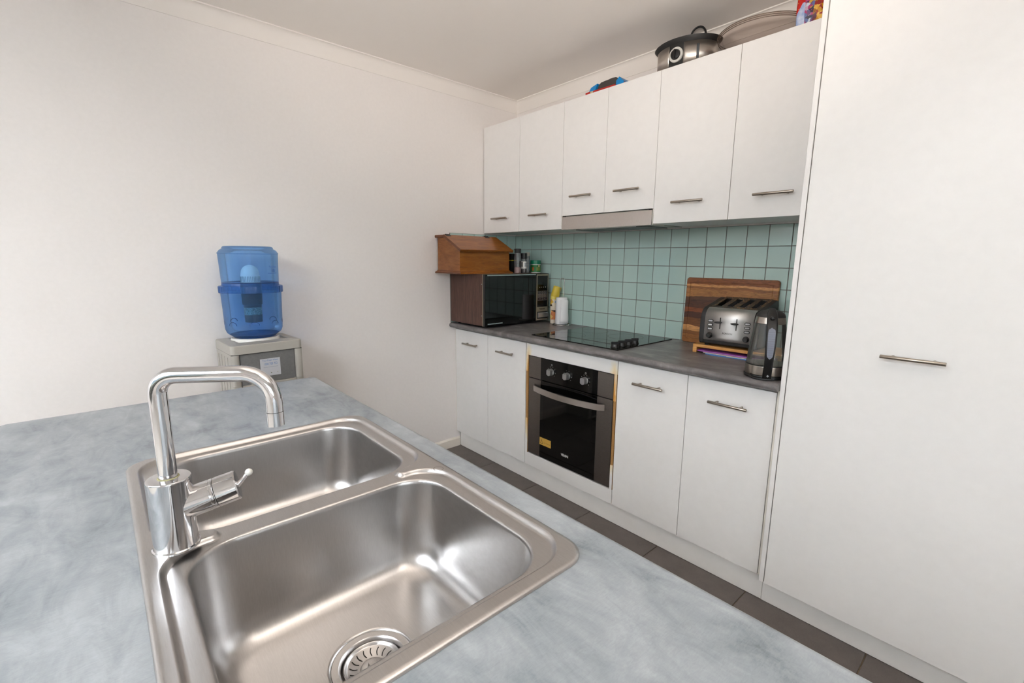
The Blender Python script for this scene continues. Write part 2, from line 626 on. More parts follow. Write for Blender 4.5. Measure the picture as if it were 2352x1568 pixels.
# ================================================================== HANDLE
def bar_handle_mesh():
    bm = bmesh.new()
    L, r, so = 0.151, 0.0058, 0.030
    prof = [(0.0, -L / 2), (r - 0.0008, -L / 2), (r, -L / 2 + 0.001), (r, L / 2 - 0.001), (r - 0.0008, L / 2), (0.0, L / 2)]
    rings = [[(z, -so + rr * cos(2 * pi * i / 14), rr * sin(2 * pi * i / 14)) for i in range(14)] for rr, z in prof]
    loft(bm, rings)
    for s in (-0.048, 0.048):
        tube(bm, [(s, 0.0, 0), (s, -so, 0)], 0.0045, 10)
    me = bpy.data.meshes.new('handle')
    bmesh.ops.recalc_face_normals(bm, faces=bm.faces)
    bm.to_mesh(me)
    bm.free()
    me.materials.append(M['nickel'])
    me.polygons.foreach_set('use_smooth', [True] * len(me.polygons))
    me.set_sharp_from_angle(angle=R(40))
    return me
HM = bar_handle_mesh()
def handle(parent, x, y, z):
    o = bpy.data.objects.new('handle', HM)
    COL.objects.link(o)
    o.parent = parent
    root = parent
    while root.parent is not None:
        root = root.parent
    o.location = Vector((x, y, z)) - Vector(root.location)
    return o

def door(parent, x0, x1, yf, z0, z1, hx, hz, t=0.016, name='door'):
    d = link_obj(name, B((x0 + 0.0012, yf, z0), (x1 - 0.0012, yf + t, z1), bev=0.0012, seg=2), M['melamine'], parent)
    handle(d, hx, yf, hz)
    return d

# ================================================================== BASE CABINETS
YD, ZK, ZD = -0.5584, 0.1146, 0.8545
b = [0.0066, 0.3623, 0.7171, 1.3592, 1.7141, 2.0595]
def base_unit(x0, xm, x1, label, filler=None, hx=()):
    t = thing('base_cabinet', label, 'cabinet', ((x0 + x1) / 2, -0.28, 0))
    cb = bmesh.new()
    box(cb, (x0 + 0.001, YD + 0.018, ZK), (x1 - 0.001, -0.02, 0.866))
    for fx in (x0 + 0.03, x1 - 0.03):
        for fy in (-0.06, -0.49):
            lathe(cb, [(0.018, 0.0), (0.018, ZK)], 10, (fx, fy), 0, cap0=True, cap1=True)
    link_obj('carcass', cb, M['carcass'], t, smooth=False)
    if filler:
        link_obj('filler', B((filler[0], YD + 0.002, ZK), (filler[1], YD + 0.018, 0.866), 0.0008, 1), M['edge'], t)
    door(t, x0, xm, YD, ZK, ZD, hx[0], 0.770)
    door(t, xm, x1, YD, ZK, ZD, hx[1], 0.770)
    return t
base_unit(b[0], b[1], b[2], 'white two-door base cabinet under the microwave, left of the oven', (0.0008, 0.0058), (0.1975, 0.551))
base_unit(b[3], b[4], b[5], 'white two-door base cabinet under the toaster, right of the oven', (2.0600, 2.0722), (1.537, 1.8935))

# oven housing with peeling, heat-stained edges
oh = thing('oven_housing', 'white oven housing cabinet with scorched and peeling edges around the oven', 'cabinet', (1.038, -0.28, 0))
cb = bmesh.new()
x0, x1 = b[2], b[3]
for xa, xb in ((x0 + 0.001, x0 + 0.017), (x1 - 0.017, x1 - 0.001)):
    box(cb, (xa, YD + 0.018, ZK), (xb, -0.02, 0.866))
box(cb, (x0 + 0.017, YD + 0.018, ZK), (x1 - 0.017, -0.02, ZK + 0.016))
box(cb, (x0 + 0.017, YD + 0.018, 0.850), (x1 - 0.017, -0.5, 0.866))
for fx in (x0 + 0.03, x1 - 0.03):
    for fy in (-0.06, -0.49):
        lathe(cb, [(0.018, 0.0), (0.018, ZK)], 10, (fx, fy), 0, cap0=True, cap1=True)
link_obj('carcass', cb, M['carcass'], oh, smooth=False)

def scorch():
    m = mat('scorched_melamine', (232, 230, 228), 0.42)
    n, bs = nodes(m)
    # heat yellowing that creeps out from the oven opening (opening centre and half size, in the housing's own axes)
    xyz = n.sep(n.coord())
    dx = n.math('SUBTRACT', 0.300, n.math('ABSOLUTE', n.math('SUBTRACT', xyz[0], 0.0016)))
    dx = n.math('ABSOLUTE', dx)
    wob = n.noise(n.coord((4, 4, 4)), 9, 4, 0.6)
    near = n.math('SUBTRACT', 1.0, n.math('DIVIDE', dx, n.math('MULTIPLY_ADD', wob, 0.05, 0.004)), None)
    zz = n.math('SUBTRACT', 1.0, n.math('DIVIDE', n.math('ABSOLUTE', n.math('SUBTRACT', xyz[2], 0.56)), 0.30))
    f = n.math('MULTIPLY', n.math('MAXIMUM', near, 0.0), n.math('MAXIMUM', zz, 0.0))
    n.link(n.ramp(f, [(0.0, lin((232, 230, 228))), (0.12, lin((236, 222, 190))), (0.4, lin((214, 158, 74))), (0.8, lin((134, 76, 26)))]), bs.inputs['Base Color'])
    return m
M['scorch'] = scorch()
ox0, ox1, oz0, oz1 = 0.7395, 1.3395, 0.1905, 0.7865
link_obj('top_rail', B((x0 + 0.0035, YD, oz1 + 0.0), (x1 - 0.0035, YD + 0.016, ZD), 0.001, 1), M['scorch'], oh)
link_obj('bottom_rail', B((x0 + 0.0035, YD, ZK), (x1 - 0.0035, YD + 0.016, oz0), 0.001, 1), M['scorch'], oh)
for (xa, xb, za, zb) in ((x0 + 0.0035, ox0 - 0.001, 0.405, 0.690), (ox1 + 0.001, x1 - 0.0035, 0.322, 0.652)):
    link_obj('bare_stile', B((xa + 0.001, YD + 0.0015, oz0), (xb, YD + 0.016, oz1)), M['mdf'], oh, smooth=False)
    for za2, zb2 in ((oz0, za), (zb, oz1)):
        link_obj('stile_vinyl', B((xa, YD - 0.0004, za2), (xb, YD + 0.001, zb2), 0.0003, 1), M['scorch'], oh)

# kickboard
kb = B((0.0135, -0.5310, 0.0), (2.0735, -0.5160, ZK - 0.001), 0.001, 1)
tag(link_obj('kickboard', kb, M['kick']), 'long white kickboard along the floor under the base cabinets and oven', 'kickboard')

# ================================================================== OVEN
ov = thing('wall_oven', 'built-in black glass and stainless oven below the cooktop', 'oven', (1.039, -0.28, 0.1315))
yo = -0.5565
link_obj('body', B((0.752, yo + 0.024, 0.1315), (1.326, -0.05, 0.780)), M['dark'], ov, smooth=False)
link_obj('shadow_gap', B((0.7415, yo + 0.0205, 0.1925), (1.3375, yo + 0.024, 0.7845)), M['dark'], ov, smooth=False)
cpz0, cpz1 = 0.6585, 0.7835
ox = (0.7432, 0.8385, 1.2405, 1.3358)
cp = link_obj('control_panel', B((ox[1], yo, cpz0), (ox[2], yo + 0.02, cpz1), 0.0008, 1), M['blackglass'], ov)
for k in (0, 2):
    link_obj('steel_panel', B((ox[k], yo, cpz0), (ox[k + 1], yo + 0.02, cpz1), 0.0012, 1), M['ovensteel'], ov)
od = link_obj('oven_door', B((ox[1], yo, 0.1960), (ox[2], yo + 0.02, 0.6530), 0.0008, 1), M['blackglass'], ov)
for k in (0, 2):
    link_obj('door_steel', B((ox[k], yo, 0.1960), (ox[k + 1], yo + 0.02, 0.6530), 0.0012, 1), M['ovensteel'], od)
link_obj('door_window', B((0.862, yo - 0.0006, 0.300), (1.214, yo, 0.585), 0.0002, 1), M['ovenwindow'], od)
# bowed strap handle
hb = bmesh.new()
rings = []
for k in range(25):
    u = -1 + 2 * k / 24
    x = 1.0395 + 0.2525 * u
    y = yo - 0.012 - 0.040 * (1 - u * u)
    if k in (0, 24):
        y = yo
    sl = 2 * 0.040 * u / 0.2525
    nx, ny = -sl / math.hypot(1, sl), -1 / math.hypot(1, sl)
    t = 0.005
    rings.append([(x, y - t, 0.590), (x, y - t, 0.622), (x, y + t * 0.4, 0.622), (x, y + t * 0.4, 0.590)])
loft(hb, rings, True, True, True)
link_obj('handle', hb, mat('handle_metal', (188, 180, 174), 0.34, 1.0), od, sharp=30)
for kx in (0.9215, 1.040, 1.161):
    kbm = bmesh.new()
    # flattened round grip
    n = 28
    def kr(r, flat):
        pts = []
        for i in range(n):
            a = 2 * pi * i / n
            pts.append((max(-flat, min(flat, r * cos(a))), r * sin(a)))
        return pts
    prof = [(0.0195, 0.0195, 0.0), (0.0195, 0.0195, 0.004), (0.019, 0.0150, 0.005), (0.0185, 0.0145, 0.024), (0.0172, 0.0135, 0.0262)]
    loft(kbm, [[(kx + px, yo - d, 0.7180 + pz) for px, pz in kr(r, fl)] for r, fl, d in prof], True, False, True)
    kn = link_obj('knob', kbm, M['knobsilver'], cp, sharp=30)
    link_obj('knob_mark', B((kx - 0.0009, yo - 0.0266, 0.729), (kx + 0.0009, yo - 0.0260, 0.7335)), M['dark'], kn, smooth=False)
    lb = bmesh.new()
    for i in range(8):
        a = R(-130 + 260 * i / 7)
        if i in (0,):
            continue
        px, pz = kx + 0.029 * sin(a), 0.718 + 0.029 * cos(a)
        box(lb, (px - 0.0016, yo - 0.0004, pz - 0.0016), (px + 0.0016, yo, pz + 0.0016))
    link_obj('dial_print', lb, mat('dial_print', (150, 150, 150), 0.6), cp, smooth=False)
for kx in (0.9215, 1.161):
    rb = bmesh.new()
    lathe(rb, [(0.0052, 0), (0.0040, 0)], 14)
    bmesh.ops.transform(rb, matrix=Matrix.Translation((kx + 0.002, yo - 0.0004, 0.7575)) @ Matrix.Rotation(R(90), 4, 'X'), verts=rb.verts)
    link_obj('dial_symbol', rb, M['white'], cp, smooth=False)
text('lettering', 'VENINI', 0.020, (1.036, yo - 0.0004, 0.2655), FRONT, M['white'], od, 0.85, 0.0004)
st = link_obj('warning_sticker', B((0.8415, yo - 0.0012, 0.2740), (0.9305, yo, 0.3185)), mat('gold_sticker', (206, 164, 74), 0.4), od, smooth=False)
tr = bmesh.new()
P0 = [(0.8470, 0.2815), (0.8690, 0.2815), (0.8580, 0.3095)]
c0 = (0.858, 0.2895)
P1 = [(c0[0] + (x - c0[0]) * 0.70, c0[1] + (z - c0[1]) * 0.70) for x, z in P0]
loft(tr, [[(x, yo - 0.0015, z) for x, z in P0], [(x, yo - 0.0015, z) for x, z in P1]])
link_obj('warning_triangle', tr, mat('sticker_ink', (70, 46, 10), 0.6), st, smooth=False)
text('lettering', 'HOT SURFACE', 0.0088, (0.900, yo - 0.0015, 0.2915), FRONT, mat('sticker_text', (120, 84, 20), 0.6), st, 0.9)

# ================================================================== WORKTOPS
wt = bmesh.new()
prof = [(-0.004, 0.9)]
prof += [(-0.594 + 0.016 * cos(R(a)) * -1, 0.884 + 0.016 * sin(R(a))) for a in range(90, -1, -15)]
prof += [(-0.594 - 0.016 * cos(R(a)), 0.883 - 0.014 * sin(R(a))) for a in range(15, 91, 15)]
prof += [(-0.004, 0.869)]
prism(wt, prof, 0.0046, 2.0725, 'x')
tag(link_obj('worktop', wt, M['laminate_dark'], sharp=50), 'dark grey mottled laminate worktop with rounded front edge along the tiled wall', 'worktop')

SX0, SX1, SY0, SY1 = 1.434, 2.256, -2.378, -1.875     # sink outline
IX0, IX1, IY0, IY1 = 0.9205, 3.45, -2.612, -1.8177    # island top outline
isl = thing('island_bench', 'island bench with pale grey cloudy laminate top holding the double sink', 'island bench', (2.2, -2.2, 0))
bm = bmesh.new()
def ir(d, z):
    return rrect(IX0 + d, IX1 - d, IY0 + d, IY1 - d, 0.022 - min(d, 0.018), 8, z)
rings = [ir(0.006, 0.8665)] + [ir(0.010 - 0.010 * sin(R(a)), 0.8765 - 0.010 * cos(R(a))) for a in (30, 60, 90)]
rings += [ir(0.010 - 0.010 * cos(R(a)), 0.890 + 0.010 * sin(R(a))) for a in (0, 22, 45, 67, 90)] + [ir(0.011, 0.9)]
rv = loft(bm, rings)
def hole(z):
    return rrect(SX0 + 0.009, SX1 - 0.009, SY0 + 0.009, SY1 - 0.009, 0.03, 8, z)
hv = loft(bm, [hole(0.9), hole(0.8665)])
def loop_edges(bm, vs):
    return [bm.edges.get((vs[i], vs[(i + 1) % len(vs)])) for i in range(len(vs))]
bmesh.ops.triangle_fill(bm, use_beauty=True, edges=loop_edges(bm, rv[-1]) + loop_edges(bm, hv[0]))
bmesh.ops.triangle_fill(bm, use_beauty=True, edges=loop_edges(bm, rv[0]) + loop_edges(bm, hv[1]))
link_obj('worktop', bm, M['laminate'], isl, sharp=60)
cb = bmesh.new()
box(cb, (1.19, -2.45, 0.0), (1.21, -1.86, 0.866)); box(cb, (3.40, -2.45, 0.0), (3.42, -1.86, 0.866))
box(cb, (1.21, -2.45, 0.0), (3.40, -2.435, 0.866)); box(cb, (1.21, -1.91, 0.0), (3.40, -1.895, 0.10))
link_obj('carcass', cb, M['melamine'], isl, smooth=False)
for k in range(4):
    xa = 1.21 + 0.5475 * k
    link_obj('door', B((xa + 0.0015, -1.878, 0.11), (xa + 0.546, -1.862, 0.855), 0.0012, 1), M['melamine'], isl)

# ================================================================== SINK
sink = thing('double_sink', 'stainless steel double bowl sink set into the island bench', 'sink', (1.845, -2.1265, 0.9))
ZD_, ZR_ = 0.9050, 0.8965
bm = bmesh.new()
def so(d, z):
    return rrect(SX0 + d, SX1 - d, SY0 + d, SY1 - d, max(0.046 - d, 0.02), 10, z)
outer = [so(0.0, 0.9003), so(0.0005, 0.9018), so(0.002, 0.9035), so(0.0045, 0.9047), so(0.007, ZD_), so(0.0085, ZD_)]
ro = loft(bm, outer)
# recess outline with a waist between the bowls
yc = -2.1245
def half(sgn):
    """front half (sgn +1) running from left to right"""
    yt = 0.2355
    A = []
    r = 0.066
    A += arc((1.446 + 0.062, yt - 0.062), 0.062, 180, 90, 9)
    A += arc((1.828 - r, yt - r), r, 90, 4, 11)
    A += arc((1.837, yt - r - 0.003), 0.009, 180, 360, 10)
    A += arc((1.846 + r, yt - r), r, 176, 90, 11)
    A += arc((2.233 - 0.062, yt - 0.062), 0.062, 90, 0, 9)
    return [(x, yc + sgn * v) for x, v in A]
OUT = half(1) + half(-1)[::-1]
def inset(poly, d):
    n = len(poly)
    res = []
    for i in range(n):
        p0, p1, p2 = Vector(poly[i - 1]), Vector(poly[i]), Vector(poly[(i + 1) % n])
        e1, e2 = (p1 - p0), (p2 - p1)
        if e1.length < 1e-7:
            e1 = e2
        if e2.length < 1e-7:
            e2 = e1
        t = (e1.normalized() + e2.normalized()).normalized()
        nn = Vector((t.y, -t.x))          # clockwise outline: inside is to the right
        res.append(p1 + nn * d)
    return res
step = [(-0.0012, ZD_), (0.0, ZD_ - 0.0002), (0.0016, ZD_ - 0.0014), (0.0034, ZD_ - 0.0042), (0.0052, ZR_ + 0.0014), (0.0072, ZR_ + 0.0002), (0.0086, ZR_), (0.0098, ZR_)]
rs = loft(bm, [[(p.x, p.y, z) for p in inset(OUT, d)] for d, z in step])
bmesh.ops.triangle_fill(bm, use_beauty=True, edges=loop_edges(bm, ro[-1]) + loop_edges(bm, rs[0]))
# bowls
FLOORZ = 0.720
bowls = [(1.465, 1.816, -2.331, -1.917), (1.858, 2.2195, -2.333, -1.917)]
tops = []
drains = []
for (xa, xb, ya, yb) in bowls:
    pr = [(-0.0025, ZR_), (-0.0012, ZR_), (0.0, ZR_ - 0.0003), (0.0018, ZR_ - 0.0015), (0.0032, ZR_ - 0.0042), (0.0040, ZR_ - 0.009), (0.0062, ZR_ - 0.035), (0.0118, 0.800), (0.0160, 0.768)]
    Rf = 0.040
    for k in range(1, 9):
        a = R(4 + 86 * k / 8)
        pr.append((0.0160 + Rf * (1 - cos(a)) - Rf * (1 - cos(R(4))), 0.768 - (0.768 - FLOORZ - 0.002) * (sin(a) - sin(R(4))) / (1 - sin(R(4)))))
    pr += [(pr[-1][0] + 0.004, FLOORZ + 0.0017)]
    rb = loft(bm, [rrect(xa + d, xb - d, ya + d, yb - d, max(0.074 - d * 0.55, 0.03), 10, z) for d, z in pr])
    tops.append(rb[0])
    cx, cy = (xa + xb) / 2, (ya + yb) / 2
    n = 48
    dr = lathe(bm, [(0.066, FLOORZ + 0.0003), (0.0635, FLOORZ), (0.0615, FLOORZ - 0.0015), (0.0603, FLOORZ - 0.0032)], n, (cx, cy))
    bmesh.ops.triangle_fill(bm, use_beauty=True, edges=loop_edges(bm, rb[-1]) + loop_edges(bm, dr[0]))
    drains.append((cx, cy))
bmesh.ops.triangle_fill(bm, use_beauty=True, edges=loop_edges(bm, rs[-1]) + loop_edges(bm, tops[0]) + loop_edges(bm, tops[1]))
link_obj('basin', bm, M['steel'], sink, sharp=60)
# little round mark on the deck
mk = bmesh.new()
lathe(mk, [(0.0105, ZD_ + 0.0002), (0.0092, ZD_ + 0.0002)], 24, (1.877, -1.8985))
M['steeldull'] = mat('dull_steel', (150, 144, 140), 0.4, 1.0)
slot_proto = None
for di, (cx, cy) in enumerate(drains):
    fl = bmesh.new()
    z = FLOORZ
    lathe(fl, [(0.0606, z - 0.0040), (0.0600, z - 0.0026), (0.0585, z - 0.0022), (0.0500, z - 0.0026), (0.0475, z - 0.0045), (0.0450, z - 0.0090), (0.0445, z - 0.02), (0.044, z - 0.03)], 48, (cx, cy))
    lathe(fl, [(0.0445, z - 0.03), (0.0, z - 0.0301)], 48, (cx, cy))
    wz = link_obj('waste_flange', fl, M['steel'], sink, sharp=30)
    sb = bmesh.new()
    lathe(sb, [(0.0435, z - 0.0085), (0.0432, z - 0.0062), (0.0420, z - 0.0054), (0.0405, z - 0.0060), (0.0388, z - 0.0085), (0.0370, z - 0.0098), (0.0345, z - 0.0102), (0.0225, z - 0.0150), (0.0195, z - 0.0150), (0.0180, z - 0.0130), (0.0150, z - 0.0118), (0.0080, z - 0.0112), (0.0070, z - 0.0060), (0.0060, z - 0.0040), (0.0, z - 0.0035)], 48, (cx, cy))
    sr = link_obj('strainer', sb, M['steel'], sink, sharp=40)
    for k in range(18):
        if slot_proto is None:
            s2 = bmesh.new()
            rr = []
            for q in range(6):
                u = q / 5
                rad = 0.0345 - 0.0115 * u
                zz = -0.0098 - 0.0048 * u
                off = 0.0016 * sin(u * pi * 1.1)
                wd = 0.0008
                rr.append([(rad, off - wd, zz), (rad, off + wd, zz)])
            loft(s2, rr, close=False)
            slot_proto = link_obj('slot', s2, M['dark'], None, smooth=False, recalc=False)
            so_ = slot_proto
        else:
            so_ = slot_proto.copy()
            COL.objects.link(so_)
        so_.parent = sr
        so_.location = Vector((cx, cy, z + 0.0001)) - Vector(sink.location)
        so_.rotation_euler = (0, 0, 2 * pi * k / 18)
link_obj('deck_mark', mk, M['steeldull'], sink, smooth=False)

# ================================================================== MIXER TAP
tx, ty = 1.842, -2.3325
tap = thing('mixer_tap', 'chrome mixer tap with square gooseneck spout at the back of the sink', 'tap', (tx, ty, 0.905))
bm = bmesh.new()
lathe(bm, [(0.0, 0.905), (0.0302, 0.905), (0.0302, 0.9075), (0.0284, 0.909), (0.0280, 0.930), (0.0278, 1.0105), (0.0272, 1.0122), (0.0262, 1.0130), (0.0120, 1.0132), (0.0, 1.0132)], 48, (tx, ty))
body = link_obj('body', bm, M['chrome'], tap, sharp=40)
ps = R(57)
dv = Vector((cos(ps), sin(ps), 0))
def TP(s, z):
    return Vector((tx, ty, 0)) + dv * s + Vector((0, 0, z))
path = [TP(0, 1.0125), TP(0, 1.04), TP(0, 1.08), TP(0, 1.12)]
zr, rr = 1.1640, 0.026
path += [TP(rr - rr * cos(R(a)), zr - rr + rr * sin(R(a))) for a in range(0, 91, 9)]
re = 0.042
L = 0.152
path += [TP(0.05, zr), TP(0.08, zr)]
path += [TP(L - re + re * sin(R(a)), zr - re + re * cos(R(a))) for a in range(0, 91, 9)]
path += [TP(L, 1.112), TP(L, 1.1065)]
bm = bmesh.new()
tube(bm, path, 0.0115, 24)
sp = link_obj('spout', bm, M['chrome'], tap, sharp=50)
bm = bmesh.new()
tube(bm, [TP(L, 1.1060), TP(L, 1.0855)], 0.0119, 24, True)
link_obj('aerator', bm, M['chrome'], sp, sharp=50)
bm = bmesh.new()
lathe(bm, [(0.0138, 1.0132), (0.0132, 1.0138), (0.0117, 1.0141)], 24, (tx, ty))
link_obj('lime_ring', bm, mat('limescale', (158, 154, 118), 0.7), body, sharp=50)
pl = R(77)
ti = R(12.5)
dl = Vector((cos(pl) * cos(ti), sin(pl) * cos(ti), sin(ti)))
ax0 = Vector((tx, ty, 0.9635))
def axial(bm, prof, n=32):
    side = dl.cross(Vector((0, 0, 1))).normalized()
    upv = side.cross(dl)
    rings = [[ax0 + dl * s + (side * cos(2 * pi * i / n) + upv * sin(2 * pi * i / n)) * r for i in range(n)] for r, s in prof]
    loft(bm, rings, True, True, True)
bm = bmesh.new()
axial(bm, [(0.0225, 0.004), (0.0225, 0.0505), (0.0217, 0.0513), (0.0217, 0.0520), (0.0225, 0.0528), (0.0225, 0.0555), (0.0213, 0.0562), (0.0213, 0.0570)])
barrel = link_obj('valve_barrel', bm, M['chrome'], tap, sharp=40)
bm = bmesh.new()
axial(bm, [(0.0210, 0.0572), (0.0225, 0.0580), (0.0225, 0.0850), (0.0208, 0.0868), (0.0160, 0.0872)])
lc = link_obj('lever_cap', bm, M['chrome'], barrel, sharp=40)
bm = bmesh.new()
dh = Vector((cos(pl), sin(pl), 0))
p0 = Vector((tx, ty, 0.980)) + dh * 0.0830
p1 = Vector((tx, ty, 0.9962)) + dh * 0.0985
tube(bm, [p0, p0.lerp(p1, 0.5), p1], 0.003, 12, True, [0.0045, 0.0036, 0.0030])
link_obj('lever_pin', bm, M['chrome'], lc, sharp=50)
bm = bmesh.new()
sphere(bm, p1 + (p1 - p0).normalized() * 0.003, 0.0056, 16)
link_obj('lever_ball', bm, M['whiteplastic'], lc)

# ================================================================== COOKTOP
hob = thing('cooktop', 'black glass electric cooktop set into the dark worktop', 'cooktop', (1.043, -0.29, 0.9))
link_obj('glass', B((0.7455, -0.5440, 0.9001), (1.3405, -0.0400, 0.9055), 0.0012, 2), M['blackglass'], hob)
M['ringprint'] = mat('ring_print', (92, 96, 96), 0.25)
for (cx, cy, r) in ((0.887, -0.392, 0.102), (0.895, -0.150, 0.078), (1.135, -0.185, 0.098), (1.130, -0.425, 0.078)):
    rb = bmesh.new()
    lathe(rb, [(r, 0.90562), (r - 0.0022, 0.90562)], 64, (cx, cy))
    link_obj('zone_ring', rb, M['ringprint'], hob, smooth=False)
for k, ky in enumerate((-0.500, -0.443, -0.386, -0.330)):
    kb = bmesh.new()
    lathe(kb, [(0.0215, 0.9056), (0.0215, 0.9080), (0.0195, 0.9105), (0.0185, 0.9190), (0.0172, 0.9225), (0.0, 0.9230)], 28, (1.293, ky), cap0=True)
    kn = link_obj('knob', kb, M['black'], hob, sharp=35)
    gb_ = B((-0.0195, -0.0042, 0.9215), (0.0195, 0.0042, 0.9335), 0.0015, 2)
    bmesh.ops.transform(gb_, matrix=Matrix.Translation((1.293, ky, 0)) @ Matrix.Rotation(R(58), 4, 'Z'), verts=gb_.verts)
    link_obj('grip', gb_, M['black'], kn)

# ================================================================== WALL CABINETS, HOOD
YU, ZU, ZT, ZM = -0.31, 1.5065, 2.2006, 1.580
u = [0.016, 0.3722, 0.7409, 1.0449, 1.3451, 1.7095, 2.0715]
def wall_unit(x0, xm, x1, zb, label, hx, hz, left=None):
    t = thing('wall_cabinet', label, 'cabinet', ((x0 + x1) / 2, -0.15, zb))
    cb = bmesh.new()
    box(cb, (x0 + 0.0005, YU + 0.0165, zb + 0.001), (x1 - 0.0005, -0.0075, ZT - 0.001))
    link_obj('carcass', cb, M['melamine'], t, smooth=False)
    if left is not None:
        link_obj('filler', B((left, YU + 0.0015, zb), (x0, -0.0075, ZT), 0.0006, 1), M['melamine'], t)
    door(t, x0, xm, YU, zb - 0.0, ZT, hx[0], hz)
    door(t, xm, x1, YU, zb - 0.0, ZT, hx[1], hz)
    return t
wall_unit(u[0], u[1], u[2], ZU, 'white two-door wall cabinet at the corner above the bread box', (0.198, 0.563), 1.5977, 0.0075)
wall_unit(u[2], u[3], u[4], ZM, 'white two-door wall cabinet directly over the range hood', (0.8965, 1.1975), 1.680)
wall_unit(u[4], u[5], u[6], ZU, 'white two-door wall cabinet beside the tall pantry, below the slow cooker', (1.528, 1.892), 1.597)
hood = thing('range_hood', 'slide-out range hood with brushed steel fascia over the cooktop', 'range hood', (1.04, -0.16, 1.5))
link_obj('side_trim', B((0.7415, YU + 0.0, 1.5025), (0.7445, -0.2, 1.5790), 0.0005, 1), M['edge'], hood)
link_obj('side_trim', B((1.3405, YU + 0.0, 1.5025), (1.3440, -0.2, 1.5790), 0.0005, 1), M['edge'], hood)
link_obj('fascia', B((0.7455, YU - 0.002, 1.5015), (1.3385, YU + 0.012, 1.5735), 0.0012, 2), M['hoodsteel'], hood)
hbm = bmesh.new()
box(hbm, (0.7455, YU + 0.0125, 1.5040), (1.3385, -0.012, 1.5785), 0.002, 1)
link_obj('body', hbm, M['silverplastic'], hood)
link_obj('filter_grille', B((0.80, -0.25, 1.4995), (1.28, -0.06, 1.5038), 0.001, 1), M['greyplastic'], hood)
link_obj('light_cover', B((0.86, -0.287, 1.5005), (1.22, -0.262, 1.5038), 0.001, 1), M['whiteplastic'], hood)
for xa in (0.748, 1.318):
    link_obj('slide_clip', B((xa, YU + 0.001, 1.5738), (xa + 0.018, YU + 0.01, 1.5785)), M['dark'], hood, smooth=False)

# ================================================================== PANTRY
pan = thing('pantry_cupboard', 'tall white pantry cupboard with one long door at the end of the run', 'cabinet', (2.42, -0.28, 0))
link_obj('end_panel', B((2.0735, -0.5800, 0.1075), (2.0893, -0.008, 2.38), 0.0010, 1), M['melamine'], pan)
pc = bmesh.new()
box(pc, (2.0900, -0.5620, 0.1150), (2.7640, -0.008, 2.375))
for fx in (2.12, 2.73):
    for fy in (-0.06, -0.49):
        lathe(pc, [(0.018, 0.0), (0.018, 0.115)], 10, (fx, fy), 0, cap0=True, cap1=True)
link_obj('carcass', pc, M['carcass'], pan, smooth=False)
pd = link_obj('door', B((2.0925, -0.5800, 0.1065), (2.7620, -0.5635, 2.372), 0.0012, 2), M['melamine'], pan)
handle(pd, 2.4230, -0.5800, 1.0455)
link_obj('kickboard', B((2.0745, -0.5330, 0.0), (2.7640, -0.5180, 0.1065), 0.001, 1), M['kick'], pan)
ep = thing('end_panel_board', 'white tall end board closing the right side of the pantry cupboard', 'panel', (2.775, -0.29, 0))
link_obj('board', B((2.7660, -0.5800, 0.0), (2.7820, -0.008, 2.38), 0.001, 1), M['melamine'], ep)

# ================================================================== MICROWAVE
mw = thing('microwave_oven', 'old woodgrain microwave with black glass door in the worktop corner', 'microwave', (0.2, -0.315, 0.9))
ZM0, ZM1 = 0.9125, 1.2375
link_obj('case', B((0.0120, -0.5990, ZM0), (0.3600, -0.0360, ZM1), 0.003, 2), M['vinylwood'], mw)
for fx in (0.05, 0.32):
    for fy in (-0.55, -0.085):
        fb = bmesh.new()
        lathe(fb, [(0.014, 0.9002), (0.014, ZM0)], 14, (fx, fy), cap0=True, cap1=True)
        link_obj('foot', fb, M['rubber'], mw)
link_obj('front_trim', B((0.3600, -0.5998, ZM0 + 0.0005), (0.3645, -0.0352, ZM1 - 0.0003), 0.0008, 1), M['champagne'], mw)
md = link_obj('door', B((0.3648, -0.5995, ZM0 + 0.001), (0.3850, -0.1575, ZM1 - 0.001), 0.0025, 2), M['micglass'], mw)
link_obj('door_strip', B((0.3850, -0.5800, 1.2270), (0.3864, -0.1620, 1.2335), 0.0005, 1), M['alum'], md)
link_obj('door_strip', B((0.3850, -0.5780, 0.9235), (0.3864, -0.4560, 0.9300), 0.0005, 1), M['alum'], md)
for z in (1.176, 0.9785):
    sb = bmesh.new()
    lathe(sb, [(0.0028, 0), (0.0024, 0.0012), (0.0, 0.0014)], 10)
    bmesh.ops.transform(sb, matrix=Matrix.Translation((0.352, -0.599, z)) @ Matrix.Rotation(R(90), 4, 'X'), verts=sb.verts)
    link_obj('screw', sb, M['alum'], mw)
cp = link_obj('control_panel', B((0.3648, -0.1550, ZM0 + 0.004), (0.3842, -0.0362, ZM1 - 0.001), 0.0025, 2), M['satinblack'], mw)
link_obj('panel_frame', B((0.3842, -0.1530, 0.9180), (0.3850, -0.0405, 1.2320), 0.0004, 1), M['champagne'], cp)
kp = link_obj('keypad', B((0.3850, -0.1460, 1.0095), (0.3856, -0.0470, 1.2225), 0.0003, 1), mat('keypad_film', (22, 20, 19), 0.25), cp)
link_obj('display', B((0.3856, -0.1400, 1.1300), (0.38585, -0.0520, 1.1830)), M['blackglass'], kp, smooth=False)
M['keyborder'] = mat('key_border', (120, 116, 112), 0.5)
M['keybrown'] = mat('key_brown', (96, 82, 72), 0.5)
M['keyred'] = mat('key_dark_red', (46, 28, 26), 0.5)
link_obj('key_border', B((0.3856, -0.1425, 1.0535), (0.38575, -0.0540, 1.1180)), M['keyborder'], kp, smooth=False)
